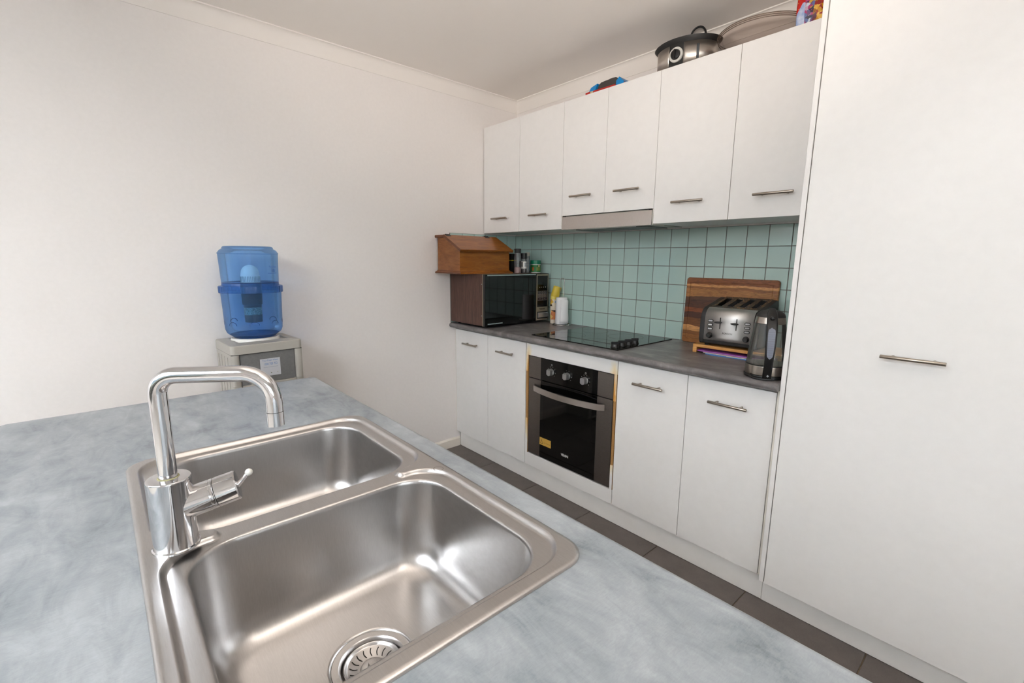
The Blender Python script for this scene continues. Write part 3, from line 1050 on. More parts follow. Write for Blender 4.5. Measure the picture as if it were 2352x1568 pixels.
for r, (za, zb, cols, mm) in enumerate(((1.0995, 1.1155, 4, 'satinblack'), (1.0775, 1.0955, 4, 'keybrown'), (1.0565, 1.0735, 2, 'keyred'))):
    for c in range(cols):
        wdt = 0.0885 / cols
        ya = -0.1425 + wdt * c
        link_obj('key', B((0.38575, ya + 0.0022, za), (0.38625, ya + wdt - 0.0022, zb)), M[mm], kp, smooth=False)
        link_obj('key_mark', B((0.38625, ya + wdt * 0.30, za + 0.006), (0.38640, ya + wdt * 0.70, za + 0.010)), M['keyborder'], kp, smooth=False)
for c in range(4):
    ya = -0.128 + 0.019 * c
    link_obj('display_mark', B((0.38586, ya, 1.1430), (0.38600, ya + 0.006, 1.1450)), M['white'], kp, smooth=False)
text('lettering', 'National', 0.016, (0.3853, -0.0975, 0.9955), SIDE, M['dark'], cp, 0.95, 0.0003)
link_obj('button_well', B((0.3850, -0.1440, 0.9280), (0.3853, -0.0440, 0.9770)), M['dark'], cp, smooth=False)
db = bmesh.new()
prism(db, [(0.3852, 0.934), (0.4010, 0.940), (0.3960, 0.966), (0.3852, 0.972)], -0.1385, -0.0450, 'y', 0.0015, 2)
link_obj('door_button', db, M['knobsilver'], cp)

# ================================================================== BREAD BOX
bx_ = thing('bread_box', 'stained timber bread box with sloping hinged lid on top of the microwave', 'bread box', (0.15, -0.503, 1.2378))
Y0, Y1 = -0.717, -0.289
bb = bmesh.new()
prism(bb, [(0.026, 1.2580), (0.270, 1.2580), (0.270, 1.3795), (0.1095, 1.4620), (0.026, 1.4620)], Y0 + 0.013, Y1 - 0.013, 'y', 0.0008, 1)
for f in bb.faces:
    f.material_index = 1 if abs(f.normal.y) > 0.9 else 0
link_obj('body', bb, [M['stained'], M['stained_x']], bx_, sharp=20)
bs = bmesh.new()
ogee = [(0.0, 0.0), (0.0, 0.007), (0.003, 0.0105), (0.008, 0.0125), (0.011, 0.0165), (0.012, 0.0205)]
def base_ring(d, z):
    return [(0.009 + d * 0.9, Y0 + d, 1.2378 + z), (0.009 + d * 0.9, Y1 - d, 1.2378 + z), (0.296 - d * 1.9, Y1 - d, 1.2378 + z), (0.296 - d * 1.9, Y0 + d, 1.2378 + z)]
loft(bs, [base_ring(d, z) for d, z in ogee], True, True, True)
M['shaded_edge'] = wood('shaded_pine_edge', (84, 46, 28), (110, 64, 40), (128, 78, 48), 6, (1, 4, 4), 0.4)  # shade on the left-hand ends put into the wood colour
def edges_shaded(bm):
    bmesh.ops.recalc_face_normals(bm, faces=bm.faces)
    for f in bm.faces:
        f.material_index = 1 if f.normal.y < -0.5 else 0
edges_shaded(bs)
link_obj('base_moulding', bs, [M['stained'], M['shaded_edge']], bx_, sharp=15)
tb_ = bmesh.new()
box(tb_, (0.009, Y0, 1.4630), (0.115, Y1, 1.4795), 0.004, 3)
edges_shaded(tb_)
link_obj('top_board', tb_, [M['stained'], M['shaded_edge']], bx_)
lb = bmesh.new()
P = lambda s, h: (0.1165 + 0.891 * s - (-0.453) * h * -1 * -1, 1.4790 - 0.453 * s + 0.891 * h)
poly = []
for s, h in ((0.0, -0.0165), (0.0, 0.0), (0.2045, 0.0), (0.2065, -0.004), (0.2030, -0.0085), (0.2050, -0.0125), (0.2020, -0.0165)):
    poly.append((0.1165 + 0.891 * s + 0.453 * h, 1.4790 - 0.453 * s + 0.891 * h))
prism(lb, poly, Y0, Y1, 'y', 0.0010, 1)
edges_shaded(lb)
lid = link_obj('lid', lb, [M['stained'], M['shaded_edge']], bx_, sharp=15)
for y in (-0.690, -0.3775):
    hb = bmesh.new()
    box(hb, (0.096, y - 0.017, 1.4795), (0.116, y + 0.017, 1.4815), 0.0004, 1)
    tube(hb, [(0.1165, y - 0.017, 1.4815), (0.1165, y + 0.017, 1.4815)], 0.0028, 8)
    link_obj('hinge', hb, M['black'], bx_)
    h2 = B((-0.0, -0.017, -0.0), (0.018, 0.017, 0.0016))
    bmesh.ops.transform(h2, matrix=Matrix.Translation((0.118, y, 1.4785)) @ Matrix.Rotation(R(26.9), 4, 'Y'), verts=h2.verts)
    link_obj('hinge_leaf', h2, M['black'], lid, smooth=False)

# ================================================================== JARS ON THE MICROWAVE
ZJ = 1.2378
def jar_thing(name, label, cat, x, y):
    return thing(name, label, cat, (x, y, ZJ), group='spice jars on the microwave')
M['pinksalt'] = noisy('pink_salt', (196, 132, 122), (232, 190, 180), 240, 0.7, bump=0.4)
M['peppercorn'] = noisy('peppercorns', (40, 28, 24), (96, 76, 64), 260, 0.7, bump=0.4)
# pink salt grinder
x, y = 0.300, -0.2525
j = jar_thing('salt_grinder', 'tall clear grinder of pink salt with ribbed black top, next to the bread box', 'grinder', x, y)
bm = bmesh.new()
lathe(bm, [(0.0, 0.0005), (0.0225, 0.0005), (0.0240, 0.003), (0.0240, 0.100), (0.0236, 0.112), (0.0208, 0.124), (0.0208, 0.134)], 32, (x, y), ZJ)
link_obj('jar', bm, M['jarglass'], j)
bm = bmesh.new()
lathe(bm, [(0.0, 0.001), (0.0218, 0.001), (0.0228, 0.004), (0.0228, 0.034), (0.018, 0.040), (0.008, 0.042), (0.0, 0.042)], 24, (x, y), ZJ)
link_obj('salt', bm, M['pinksalt'], j)
bm = bmesh.new()
n = 40
rings = []
for r, z in ((0.0212, 0.1335), (0.0218, 0.136), (0.0222, 0.150), (0.0234, 0.157), (0.0234, 0.1605), (0.0200, 0.1620), (0.0, 0.1622)):
    rings.append([(x + (r - (0.0012 if i % 2 and r > 0.02 else 0)) * cos(2 * pi * i / n), y + (r - (0.0012 if i % 2 and r > 0.02 else 0)) * sin(2 * pi * i / n), ZJ + z) for i in range(n)])
loft(bm, rings, True, True)
link_obj('cap', bm, M['black'], j, sharp=25)
def wrap(name, x, y, r, z0, z1, a0, a1, m, parent, n=14):
    bm = bmesh.new()
    loft(bm, [[(x + r * cos(R(a0 + (a1 - a0) * k / n)), y + r * sin(R(a0 + (a1 - a0) * k / n)), z) for k in range(n + 1)] for z in (z0, z1)], close=False)
    return link_obj(name, bm, m, parent, recalc=False)
M['inkdark'] = mat('label_ink', (34, 28, 28), 0.6)
wrap('label', x, y, 0.02425, ZJ + 0.042, ZJ + 0.080, -12, 22, M['inkdark'], j)
# pepper grinder
x, y = 0.300, -0.1960
j = jar_thing('pepper_grinder', 'pepper grinder with smooth black cap and white label, beside the salt', 'grinder', x, y)
bm = bmesh.new()
lathe(bm, [(0.0, 0.0005), (0.0200, 0.0005), (0.0213, 0.003), (0.0213, 0.080), (0.0205, 0.090), (0.0190, 0.094), (0.0190, 0.099)], 32, (x, y), ZJ)
link_obj('jar', bm, M['jarglass'], j)
bm = bmesh.new()
lathe(bm, [(0.0, 0.001), (0.0192, 0.001), (0.0202, 0.004), (0.0202, 0.026), (0.0, 0.030)], 24, (x, y), ZJ)
link_obj('peppercorns', bm, M['peppercorn'], j)
bm = bmesh.new()
lathe(bm, [(0.0195, 0.0965), (0.0220, 0.0975), (0.0222, 0.130), (0.0215, 0.1335), (0.0195, 0.1345), (0.0, 0.1345)], 32, (x, y), ZJ, cap0=True)
link_obj('cap', bm, M['black'], j, sharp=40)
lw = wrap('label', x, y, 0.02155, ZJ + 0.031, ZJ + 0.079, -125, 20, M['whiteplastic'], j)
wrap('label_mark', x, y, 0.02170, ZJ + 0.043, ZJ + 0.075, -90, -62, M['inkdark'], lw)
wrap('label_panel', x, y, 0.02170, ZJ + 0.044, ZJ + 0.070, -30, 14, mat('label_grey', (150, 152, 156), 0.6), lw)
# slim bottle with blue label
x, y = 0.262, -0.1250
j = jar_thing('slim_bottle', 'slim clear bottle with pale cap and blue label, behind the pepper', 'bottle', x, y)
bm = bmesh.new()
lathe(bm, [(0.0, 0.0005), (0.0160, 0.0005), (0.0172, 0.003), (0.0172, 0.096), (0.0150, 0.106), (0.0130, 0.110), (0.0130, 0.116)], 28, (x, y), ZJ)
link_obj('bottle', bm, M['jarglass'], j)
bm = bmesh.new()
lathe(bm, [(0.0140, 0.114), (0.0165, 0.115), (0.0170, 0.137), (0.0155, 0.1400), (0.0, 0.1405)], 28, (x, y), ZJ, cap0=True)
link_obj('cap', bm, mat('cloudy_cap', (178, 176, 162), 0.35), j, sharp=40)
wrap('label', x, y, 0.01735, ZJ + 0.016, ZJ + 0.092, 5, 80, mat('blue_label', (72, 128, 152), 0.4), j)
wrap('label', x, y, 0.01735, ZJ + 0.016, ZJ + 0.092, -110, -50, mat('grey_blue_label', (104, 124, 134), 0.4), j)
# green jar
x, y = 0.300, -0.0830
j = jar_thing('stock_jar', 'squat green jar with teal lid, at the right end of the microwave top', 'jar', x, y)
bm = bmesh.new()
lathe(bm, [(0.0, 0.0005), (0.0325, 0.0005), (0.0345, 0.003), (0.0350, 0.056), (0.0345, 0.0595), (0.0320, 0.061)], 40, (x, y), ZJ)
link_obj('jar', bm, M['whiteplastic'], j)
bm = bmesh.new()
lathe(bm, [(0.0352, 0.0600), (0.0362, 0.0606), (0.0366, 0.0840), (0.0352, 0.0868), (0.0, 0.0872)], 40, (x, y), ZJ, cap0=True)
link_obj('lid', bm, mat('teal_lid', (0, 116, 84), 0.3), j, sharp=40)
lw = wrap('label', x, y, 0.0354, ZJ + 0.0075, ZJ + 0.0555, -150, 60, mat('green_label', (22, 104, 40), 0.4), j, 30)
wrap('label_patch', x, y, 0.0356, ZJ + 0.016, ZJ + 0.040, -34, 22, mat('lime_patch', (122, 140, 58), 0.5), lw)
wrap('label_leaf', x, y, 0.0356, ZJ + 0.016, ZJ + 0.040, -86, -64, mat('orange_patch', (176, 82, 30), 0.5), lw)
wrap('label_dish', x, y, 0.0356, ZJ + 0.0415, ZJ + 0.053, -16, 12, mat('cream_patch', (196, 170, 120), 0.5), lw)
# dark tin behind the grinder
x, y = 0.232, -0.2500
j = jar_thing('dark_tin', 'black tin with thin yellow band, half hidden behind the salt grinder', 'tin', x, y)
link_obj('tin', B((x - 0.026, y - 0.022, ZJ + 0.0004), (x + 0.026, y + 0.026, ZJ + 0.130), 0.003, 2), M['black'], j)
link_obj('band', B((x - 0.0263, y - 0.0223, ZJ + 0.083), (x + 0.0263, y + 0.0263, ZJ + 0.087)), mat('yellow_band', (176, 160, 40), 0.5), j, smooth=False)

# ================================================================== SPRAY CAN, TOWEL HOLDER
def can_print():
    m = mat('can_print', (226, 214, 196), 0.35)
    n, bs = nodes(m)
    v = n.coord((1, 1, 1))
    xyz = n.sep(v)
    vor = n.add('ShaderNodeTexVoronoi')
    vor.inputs['Scale'].default_value = 34
    n.link(v, vor.inputs['Vector'])
    s = n.sep(vor.outputs['Color'])
    blobs = n.ramp(s[0], [(0.0, lin((228, 180, 60))), (0.25, lin((214, 130, 80))), (0.42, lin((236, 224, 206))), (0.62, lin((240, 204, 120))), (0.78, lin((60, 40, 30))), (0.88, lin((120, 170, 214))), (0.94, lin((30, 60, 140)))], 'CONSTANT')
    cream = lin((232, 220, 204))
    yellow = lin((232, 214, 110))
    zone = n.ramp(n.math('DIVIDE', xyz[2], 0.19), [(0.0, (0, 0, 0)), (0.14, (1, 1, 1)), (0.48, (0, 0, 0)), (0.62, (1, 1, 1)), (0.86, (0, 0, 0))], 'CONSTANT')
    basec = n.ramp(n.math('DIVIDE', xyz[2], 0.19), [(0.0, cream), (0.60, cream), (0.85, yellow)])
    n.link(n.mix(zone, basec, blobs), bs.inputs['Base Color'])
    return m
cx, cy = 0.4560, -0.0520
can = thing('spray_can', 'floral-print aerosol can with crooked yellow cap, between microwave and paper towel', 'spray can', (cx, cy, 0.9))
bm = bmesh.new()
lathe(bm, [(0.0, 0.9003), (0.0250, 0.9003), (0.0262, 0.902), (0.0262, 1.084), (0.0245, 1.090), (0.0205, 1.0935), (0.0, 1.0940)], 36, (cx, cy))
link_obj('can', bm, can_print(), can, sharp=40)
bm = bmesh.new()
lathe(bm, [(0.0285, -0.012), (0.0288, 0.010), (0.0282, 0.056), (0.0268, 0.0590), (0.0240, 0.0592), (0.0225, 0.0570), (0.0, 0.0568)], 36, cap0=True)
tl = Matrix.Translation((cx + 0.003, cy + 0.002, 1.0900)) @ Matrix.Rotation(R(20), 4, Vector((-0.72, 0.62, 0)).cross(Vector((0, 0, 1))) * -1) if False else Matrix.Translation((cx + 0.004, cy + 0.004, 1.0930)) @ Matrix.Rotation(R(16), 4, Vector((-0.69, 0.72, 0)))
bmesh.ops.transform(bm, matrix=tl, verts=bm.verts)
link_obj('cap', bm, mat('yellow_cap', (214, 186, 60), 0.4), can, sharp=40)

cx, cy = 0.5470, -0.0750
th = thing('towel_holder', 'chrome wire paper towel holder with looped top, left of the cooktop', 'towel holder', (cx, cy, 0.9))
bm = bmesh.new()
rings = []
for k in range(40):
    a = 2 * pi * k / 40
    c = Vector((cx + 0.0600 * cos(a), cy + 0.0600 * sin(a), 0.9032))
    rd = Vector((cos(a), sin(a), 0))
    rings.append([c + (rd * cos(2 * pi * q / 8) + Vector((0, 0, 1)) * sin(2 * pi * q / 8)) * 0.003 for q in range(8)])
rings.append(rings[0])
loft(bm, rings)
bm2 = bm
tube(bm2, [(cx - 0.0600, cy, 0.9032), (cx + 0.0600, cy, 0.9032)], 0.0022, 8)
link_obj('base_ring', bm2, M['chrome'], th)
bm = bmesh.new()
dx, dy = 0.72 * 0.0135, 0.69 * 0.0135
pth = [(cx - dx, cy - dy, 0.905), (cx - dx, cy - dy, 1.05), (cx - dx, cy - dy, 1.195)]
for a in range(15, 180, 15):
    pth.append((cx - dx * cos(R(a)), cy - dy * cos(R(a)), 1.195 + 0.0155 * sin(R(a))))
pth += [(cx + dx, cy + dy, 1.195), (cx + dx, cy + dy, 1.05), (cx + dx, cy + dy, 0.905)]
tube(bm, pth, 0.0021, 8)
link_obj('wire_loop', bm, M['chrome'], th)
pr = thing('paper_towel_roll', 'white paper towel roll standing on the chrome holder', 'paper towel', (cx, cy, 0.9065))
bm = bmesh.new()
n = 44
def pring(r, z, inner=False):
    out = []
    for k in range(n + 1):
        a = R(-30 + 372.0 * k / n)
        rr_ = r + (0.0024 * k / n if not inner else 0)
        out.append((cx + rr_ * cos(a), cy + rr_ * sin(a), z))
    return out
loft(bm, [pring(0.0200, 1.0830, True), pring(0.0350, 1.0830), pring(0.0372, 1.0800), pring(0.0385, 1.0200), pring(0.0400, 0.9075), pring(0.0200, 0.9065, True), pring(0.0200, 1.0830, True)], close=False)
tw = mat('paper_towel', (236, 235, 236), 0.9)
n_, bs_ = nodes(tw)
n_.link(n_.bump(n_.noise(n_.coord(), 90, 3), 0.25, 0.001), bs_.inputs['Normal'])
link_obj('roll', bm, tw, pr, sharp=50)
bm = bmesh.new()
a0, a1 = -62, 22
sheet = []
for q in range(7):
    z = 1.068 - 0.155 * q / 6
    row = []
    for k in range(9):
        a = R(a0 + (a1 - a0) * k / 8)
        rr_ = 0.0432 + 0.0022 * (k / 8) ** 2 + 0.0012 * sin(q * 1.3 + k) * (k / 8) + 0.004 * (q / 6) * (k / 8) ** 2
        row.append((cx + rr_ * cos(a), cy + rr_ * sin(a), z - 0.006 * (k == 8) * (q == 0)))
    sheet.append(row)
loft(bm, sheet, close=False)
ls = link_obj('loose_sheet', bm, tw, pr, recalc=False)
sm = ls.modifiers.new('thick', 'SOLIDIFY')
sm.thickness = 0.0006

# ================================================================== CUTTING BOARD, RACK, MATS, TOASTER
cbd = thing('cutting_board', 'striped acacia cutting board leaning on the tiles behind the toaster', 'cutting board', (1.627, -0.03, 0.9), local=True)
bm = bmesh.new()
hw, hh, tk = 0.2265, 0.342, 0.018
def cbr(d, y):
    return [(x, y, z) for x, z, _ in rrect(-hw + d, hw - d, 0.0 + d, hh - d, 0.014 - min(d, 0.008), 6)]
loft(bm, [cbr(0.002, 0.0), cbr(0.0, -0.002), cbr(0.0, -tk + 0.002), cbr(0.002, -tk), cbr(0.021, -tk), cbr(0.0225, -tk + 0.0022), cbr(0.0255, -tk + 0.0022), cbr(0.027, -tk)], True, True, True)
o = link_obj('board', bm, M['acacia'], cbd, sharp=25)
cbd.rotation_euler = (R(-2.6), 0, 0)
cbd.location = (1.6225, -0.0235, 0.9010)

rk = thing('bamboo_rack', 'low bamboo riser board with feet under the toaster', 'rack', (1.765, -0.165, 0.9), R(1.6), local=True)
link_obj('board', B((-0.186, -0.1085, 0.9265 - 0.9), (0.205, 0.092, 0.0405), 0.002, 2), M['bamboo'], rk)
link_obj('foot', B((-0.186, -0.1085, 0.0003), (-0.166, 0.092, 0.0263), 0.002, 2), M['bamboo'], rk)
link_obj('foot', B((0.185, -0.1085, 0.0003), (0.205, 0.092, 0.0263), 0.002, 2), M['bamboo'], rk)
def mat_sheet(label, col, z, pts, th=0.0016):
    t = thing('chopping_mat', label, 'chopping mat', (1.765, -0.165, 0.9), R(1.6), group='flexible chopping mats under the bamboo rack', local=True)
    bm = bmesh.new()
    prism(bm, pts, z, z + th, 'z', 0.0004, 1)
    link_obj('sheet', bm, mat('mat_' + label.split()[0], col, 0.4), t)
mat_sheet('blue chopping mat with a tab, lowest of the mats under the bamboo rack', (70, 140, 214), 0.0006, [(-0.118, -0.120), (-0.095, -0.122), (-0.090, -0.131), (-0.050, -0.131), (-0.046, -0.1235), (0.180, -0.119), (0.180, 0.08), (-0.118, 0.08)], 0.003)
mat_sheet('white chopping mat in the middle of the mats under the bamboo rack', (206, 198, 196), 0.0050, [(-0.130, -0.118), (-0.020, -0.1225), (-0.018, -0.1275), (0.040, -0.1275), (0.044, -0.121), (0.180, -0.118), (0.180, 0.08), (-0.130, 0.08)], 0.0035)
mat_sheet('purple chopping mat, topmost of the mats under the bamboo rack', (166, 96, 180), 0.0098, [(-0.162, -0.112), (-0.155, -0.116), (0.180, -0.1165), (0.180, 0.08), (-0.160, 0.08)], 0.0042)

to = thing('toaster', 'four-slice brushed steel toaster with crumbs on a black top', 'toaster', (1.7370, -0.163, 0.9408), R(1.8), local=True)
# local frame: front at y = -0.118
ZB = 0.0408
def tz(z):
    return z - 0.9408
link_obj('core', B((-0.118, -0.105, tz(0.9500)), (0.118, 0.105, tz(1.0600)), 0.002, 1), M['satinblack'], to)
for fx in (-0.1, 0.1):
    for fy in (-0.09, 0.09):
        fb = bmesh.new()
        lathe(fb, [(0.010, 0.0003), (0.010, tz(0.9505))], 12, (fx, fy), cap0=True, cap1=True)
        link_obj('foot', fb, M['rubber'], to)
sidep = [(-0.108, 0.9490), (-0.117, 0.9560), (-0.1185, 0.975), (-0.1165, 1.060)]
for a in range(10, 81, 14):
    sidep.append((-0.074 - 0.0425 * cos(R(a)), 1.068 + 0.0490 * sin(R(a))))
sidep += [(0.088, 1.1555), (0.108, 1.150), (0.116, 1.130), (0.116, 0.958), (0.108, 0.949)]
for s in (-1, 1):
    bm = bmesh.new()
    prism(bm, [(y_, tz(z_)) for y_, z_ in sidep], s * 0.1065, s * 0.1285, 'x', 0.004, 2)
    link_obj('side_panel', bm, M['satinblack'], to, sharp=30)
base = bmesh.new()
prism(base, [(y_, tz(z_)) for y_, z_ in ((-0.105, 0.949), (-0.1165, 0.9555), (-0.118, 0.9695), (-0.100, 0.9695), (0.1, 0.9695), (0.1, 0.949))], -0.1064, 0.1064, 'x')
link_obj('base', base, M['satinblack'], to, sharp=30)
fr = bmesh.new()
fp = [(-0.1188, 0.9700), (-0.1188, 0.985), (-0.1170, 1.045), (-0.1165, 1.066)]
for a in range(10, 91, 10):
    fp.append((-0.074 - 0.0425 * cos(R(a)), 1.068 + 0.0490 * sin(R(a))))
loft(fr, [[(x_, y_, tz(z_)) for x_ in (-0.1062, 0.1062)] for y_, z_ in fp], close=False)
fo = link_obj('front_shell', fr, M['toaststeel'], to, recalc=False, sharp=60)
sm = fo.modifiers.new('thick', 'SOLIDIFY')
sm.thickness = 0.0016
sm.offset = 0
def crumbs():
    m = mat('crumbed_black_metal', (44, 42, 40), 0.5)
    n, bs = nodes(m)
    v = n.coord()
    a = n.noise(v, 190, 3, 0.6)
    c = n.noise(v, 26, 3, 0.6)
    f = n.math('MULTIPLY', n.ramp(a, [(0.50, (0, 0, 0)), (0.60, (1, 1, 1))]), n.ramp(c, [(0.35, (0, 0, 0)), (0.6, (1, 1, 1))]))
    n.link(n.mix(f, lin((46, 43, 41)), lin((168, 132, 92))), bs.inputs['Base Color'])
    return m
M['crumb'] = crumbs()
tp = bmesh.new()
slots = (-0.0775, -0.0270, 0.0270, 0.0775)
hwid = 0.0150
ys, ye = -0.046, 0.082
def topz(y):
    return 1.1170 + (y + 0.074) * (1.1555 - 1.1170) / 0.170
def topbox(xa, xb, ya, yb):
    th_ = 0.004
    v = [(xa, ya, tz(topz(ya))), (xb, ya, tz(topz(ya))), (xb, yb, tz(topz(yb))), (xa, yb, tz(topz(yb)))]
    lo_ = [(p[0], p[1], p[2] - th_) for p in v]
    loft(tp, [lo_, v], True, True, True)
topbox(-0.1062, 0.1062, -0.0735, ys)
topbox(-0.1062, 0.1062, ye, 0.104)
xs = [-0.1062] + [q for s in slots for q in (s - hwid, s + hwid)] + [0.1062]
for k in range(0, len(xs), 2):
    topbox(xs[k], xs[k + 1], ys, ye)
tpo = link_obj('top_plate', tp, M['crumb'], to, smooth=False)
for s in slots:
    g = bmesh.new()
    for side in (-1, 1):
        for q in range(4):
            yq = ys + 0.022 + 0.028 * q
            tube(g, [(s + side * 0.0105, yq, tz(1.062)), (s + side * 0.0105, yq, tz(1.108))], 0.0009, 6)
        tube(g, [(s + side * 0.0105, ys + 0.008, tz(1.106)), (s + side * 0.0105, ye - 0.008, tz(1.130))], 0.0010, 6)
    link_obj('bread_guide', g, M['nickel'], to)
link_obj('back_panel', B((-0.1062, 0.1046, tz(0.956)), (0.1062, 0.1130, tz(1.150)), 0.002, 1), M['satinblack'], to)
# lever slots, levers, buttons, knobs on the steel front (front plane leans very slightly)
def fy(z):
    return -0.1198 + (z - 0.985) * (0.0023 / 0.075)
for s in (-0.0360, 0.0360):
    link_obj('lever_slot', B((s - 0.0020, fy(1.05) - 0.0006, tz(0.9915)), (s + 0.0020, fy(1.05) + 0.004, tz(1.0765))), M['dark'], to, smooth=False)
    lv = bmesh.new()
    n = 20
    for_r = []
    for yy, sc in ((fy(1.055) + 0.001, 0.55), (fy(1.055) - 0.008, 0.9), (fy(1.055) - 0.020, 1.0), (fy(1.055) - 0.0235, 0.8)):
        for_r.append([(s - 0.003 + 0.0165 * sc * cos(2 * pi * i / n), yy, tz(1.0555) + 0.0048 * sc * sin(2 * pi * i / n)) for i in range(n)])
    loft(lv, for_r, True, True, True)
    link_obj('lever', lv, M['satinblack'], to, sharp=40)
def pill(hw_, hh_, n=8):
    return [(x_, z_) for x_, z_, _ in rrect(-hw_, hw_, -hh_, hh_, hh_ - 0.00001, n)]
for s in (-0.0795, 0.0825):
    for z in (1.0590, 1.0408, 1.0226):
        bmb = bmesh.new()
        loft(bmb, [[(s + x_, fy(z) - 0.0006, tz(z) + z_) for x_, z_ in pill(0.0128, 0.0062)], [(s + x_, fy(z) - 0.0010, tz(z) + z_) for x_, z_ in pill(0.0100, 0.0036)]])
        bt = link_obj('button_surround', bmb, M['dark'], to, smooth=False)
        bmb = bmesh.new()
        loft(bmb, [[(s + x_, fy(z) - 0.0002, tz(z) + z_) for x_, z_ in pill(0.0100, 0.0037)], [(s + x_, fy(z) - 0.0026, tz(z) + z_) for x_, z_ in pill(0.0094, 0.0031)]], True, False, True)
        link_obj('button', bmb, M['knobsilver'], bt, sharp=30)
    kz = 0.9915
    kb = bmesh.new()
    loft(kb, [[(s + r * cos(2 * pi * i / 24), fy(kz) - d, tz(kz) + r * sin(2 * pi * i / 24)) for i in range(24)] for r, d in ((0.0135, 0.0), (0.0135, 0.003), (0.0112, 0.005), (0.0105, 0.014), (0.0092, 0.0155))], True, False, True)
    link_obj('browning_knob', kb, M['black'], to, sharp=30)
text('lettering', 'RONSON', 0.0115, (0.0, fy(1.006) - 0.0009, tz(1.0065)), FRONT, M['inkdark'], to, 0.9)

# ================================================================== KETTLE
kx, ky = 1.9965, -0.5160
ke = thing('kettle', 'glass and steel electric kettle at the right end of the worktop', 'kettle', (kx, ky, 0.9))
bm = bmesh.new()
lathe(bm, [(0.0, 0.9003), (0.0700, 0.9003), (0.0730, 0.903), (0.0735, 0.910), (0.0720, 0.9125), (0.0, 0.913)], 48, (kx, ky))
link_obj('power_base', bm, M['black'], ke, sharp=40)
bm = bmesh.new()
lathe(bm, [(0.0, 0.9132), (0.0700, 0.9135), (0.0712, 0.915), (0.0708, 0.946), (0.0700, 0.9475)], 48, (kx, ky))
link_obj('steel_band', bm, M['kettlesteel'], ke, sharp=40)
bm = bmesh.new()
lathe(bm, [(0.0704, 0.9475), (0.0710, 0.9480), (0.0710, 0.9505), (0.0700, 0.9510), (0.0, 0.9512)], 48, (kx, ky))
link_obj('gasket', bm, M['black'], ke, sharp=40)
def kr_(z):
    return 0.0695 - 0.0178 * ((z - 0.951) / 0.152) ** 1.25
bm = bmesh.new()
lathe(bm, [(kr_(0.951 + 0.152 * k / 12), 0.951 + 0.152 * k / 12) for k in range(13)], 48, (kx, ky))
link_obj('glass_jug', bm, M['kettleglass'], ke)
bm = bmesh.new()
lathe(bm, [(0.0, 0.9515), (kr_(0.952) - 0.002, 0.9515), (kr_(0.972) - 0.002, 0.972), (0.0, 0.9722)], 48, (kx, ky))
link_obj('water', bm, M['water'], ke, sharp=40)
bm = bmesh.new()
lathe(bm, [(0.0517, 1.1030), (0.0524, 1.1040), (0.0485, 1.1260), (0.0478, 1.1270)], 48, (kx, ky))
link_obj('collar', bm, M['kettlesteel'], ke, sharp=40)
bm = bmesh.new()
lathe(bm, [(0.0482, 1.1268), (0.0485, 1.1285), (0.0450, 1.1375), (0.0340, 1.1470), (0.0180, 1.1525), (0.0, 1.1540)], 40, (kx, ky))
link_obj('lid', bm, M['satinblack'], ke, sharp=40)
# handle on the side facing the room
hd = Vector((0.400, -0.9165, 0)).normalized()
hs = Vector((-hd.y, hd.x, 0))
def KP(s, t_, z):
    return Vector((kx, ky, z)) + hd * s + hs * t_
prof_h = [(0.905, 0.0715, 0.0150), (0.930, 0.0790, 0.0150), (0.955, 0.0930, 0.0145), (0.985, 0.1020, 0.0150), (1.020, 0.1040, 0.0165), (1.055, 0.1000, 0.0175), (1.085, 0.0910, 0.0180), (1.110, 0.0770, 0.0180), (1.132, 0.0570, 0.0175), (1.146, 0.0360, 0.0150), (1.1535, 0.0180, 0.0110)]
rings = []
for i, (z, s, hw_) in enumerate(prof_h):
    a = prof_h[min(i + 1, len(prof_h) - 1)]
    bq = prof_h[max(i - 1, 0)]
    tv = Vector((a[1] - bq[1], a[0] - bq[0])).normalized()
    nv = Vector((tv.y, -tv.x))      # outward
    th_ = 0.0085
    ring = []
    for k in range(16):
        aa = 2 * pi * k / 16
        ca, sa = cos(aa), sin(aa)
        ex = math.copysign(abs(ca) ** 0.6, ca) * hw_
        en = math.copysign(abs(sa) ** 0.6, sa) * th_
        ring.append(KP(s + nv.x * en, ex, z + nv.y * en))
    rings.append(ring)
bm = bmesh.new()
loft(bm, rings, True, True, True)
kh = link_obj('handle', bm, M['black'], ke, sharp=50)
# pale grip pad
bm = bmesh.new()
pad = []
for k in range(15):
    f_ = k / 14
    z = 0.985 + 0.112 * f_
    zs = [p[0] for p in prof_h]
    i = max(q for q in range(len(zs) - 1) if zs[q] <= z)
    tt = (z - zs[i]) / (zs[i + 1] - zs[i])
    s = prof_h[i][1] * (1 - tt) + prof_h[i + 1][1] * tt
    hw_ = 0.0118 * math.sqrt(max(0.0, 1 - (2 * f_ - 1) ** 8)) * (0.82 + 0.22 * f_)
    pad.append([KP(s + 0.0090 + (0.0012 if j_ == 1 else 0), q * hw_, z + 0.0012 * (f_ - 0.4)) for j_, q in enumerate((-1, 0, 1))])
loft(bm, pad, close=False)
gp = link_obj('grip_pad', bm, mat('grey_grip', (118, 122, 136), 0.55), kh, recalc=False)
bm = bmesh.new()
for k in range(1, 13):
    p = pad[k]
    c_ = [q + hd * 0.0004 for q in p]
    loft(bm, [[c_[0], c_[1], c_[2]], [c_[0] + Vector((0, 0, 0.0007)), c_[1] + Vector((0, 0, 0.0007)), c_[2] + Vector((0, 0, 0.0007))]], close=False)
link_obj('grip_lines', bm, mat('grip_line', (92, 95, 106), 0.6), gp, smooth=False)
bm = bmesh.new()
bc = KP(0.0655, 0, 1.1262)
sphere(bm, bc + hd * 0.008 + Vector((0, 0, 0.002)), 0.0085, 18)
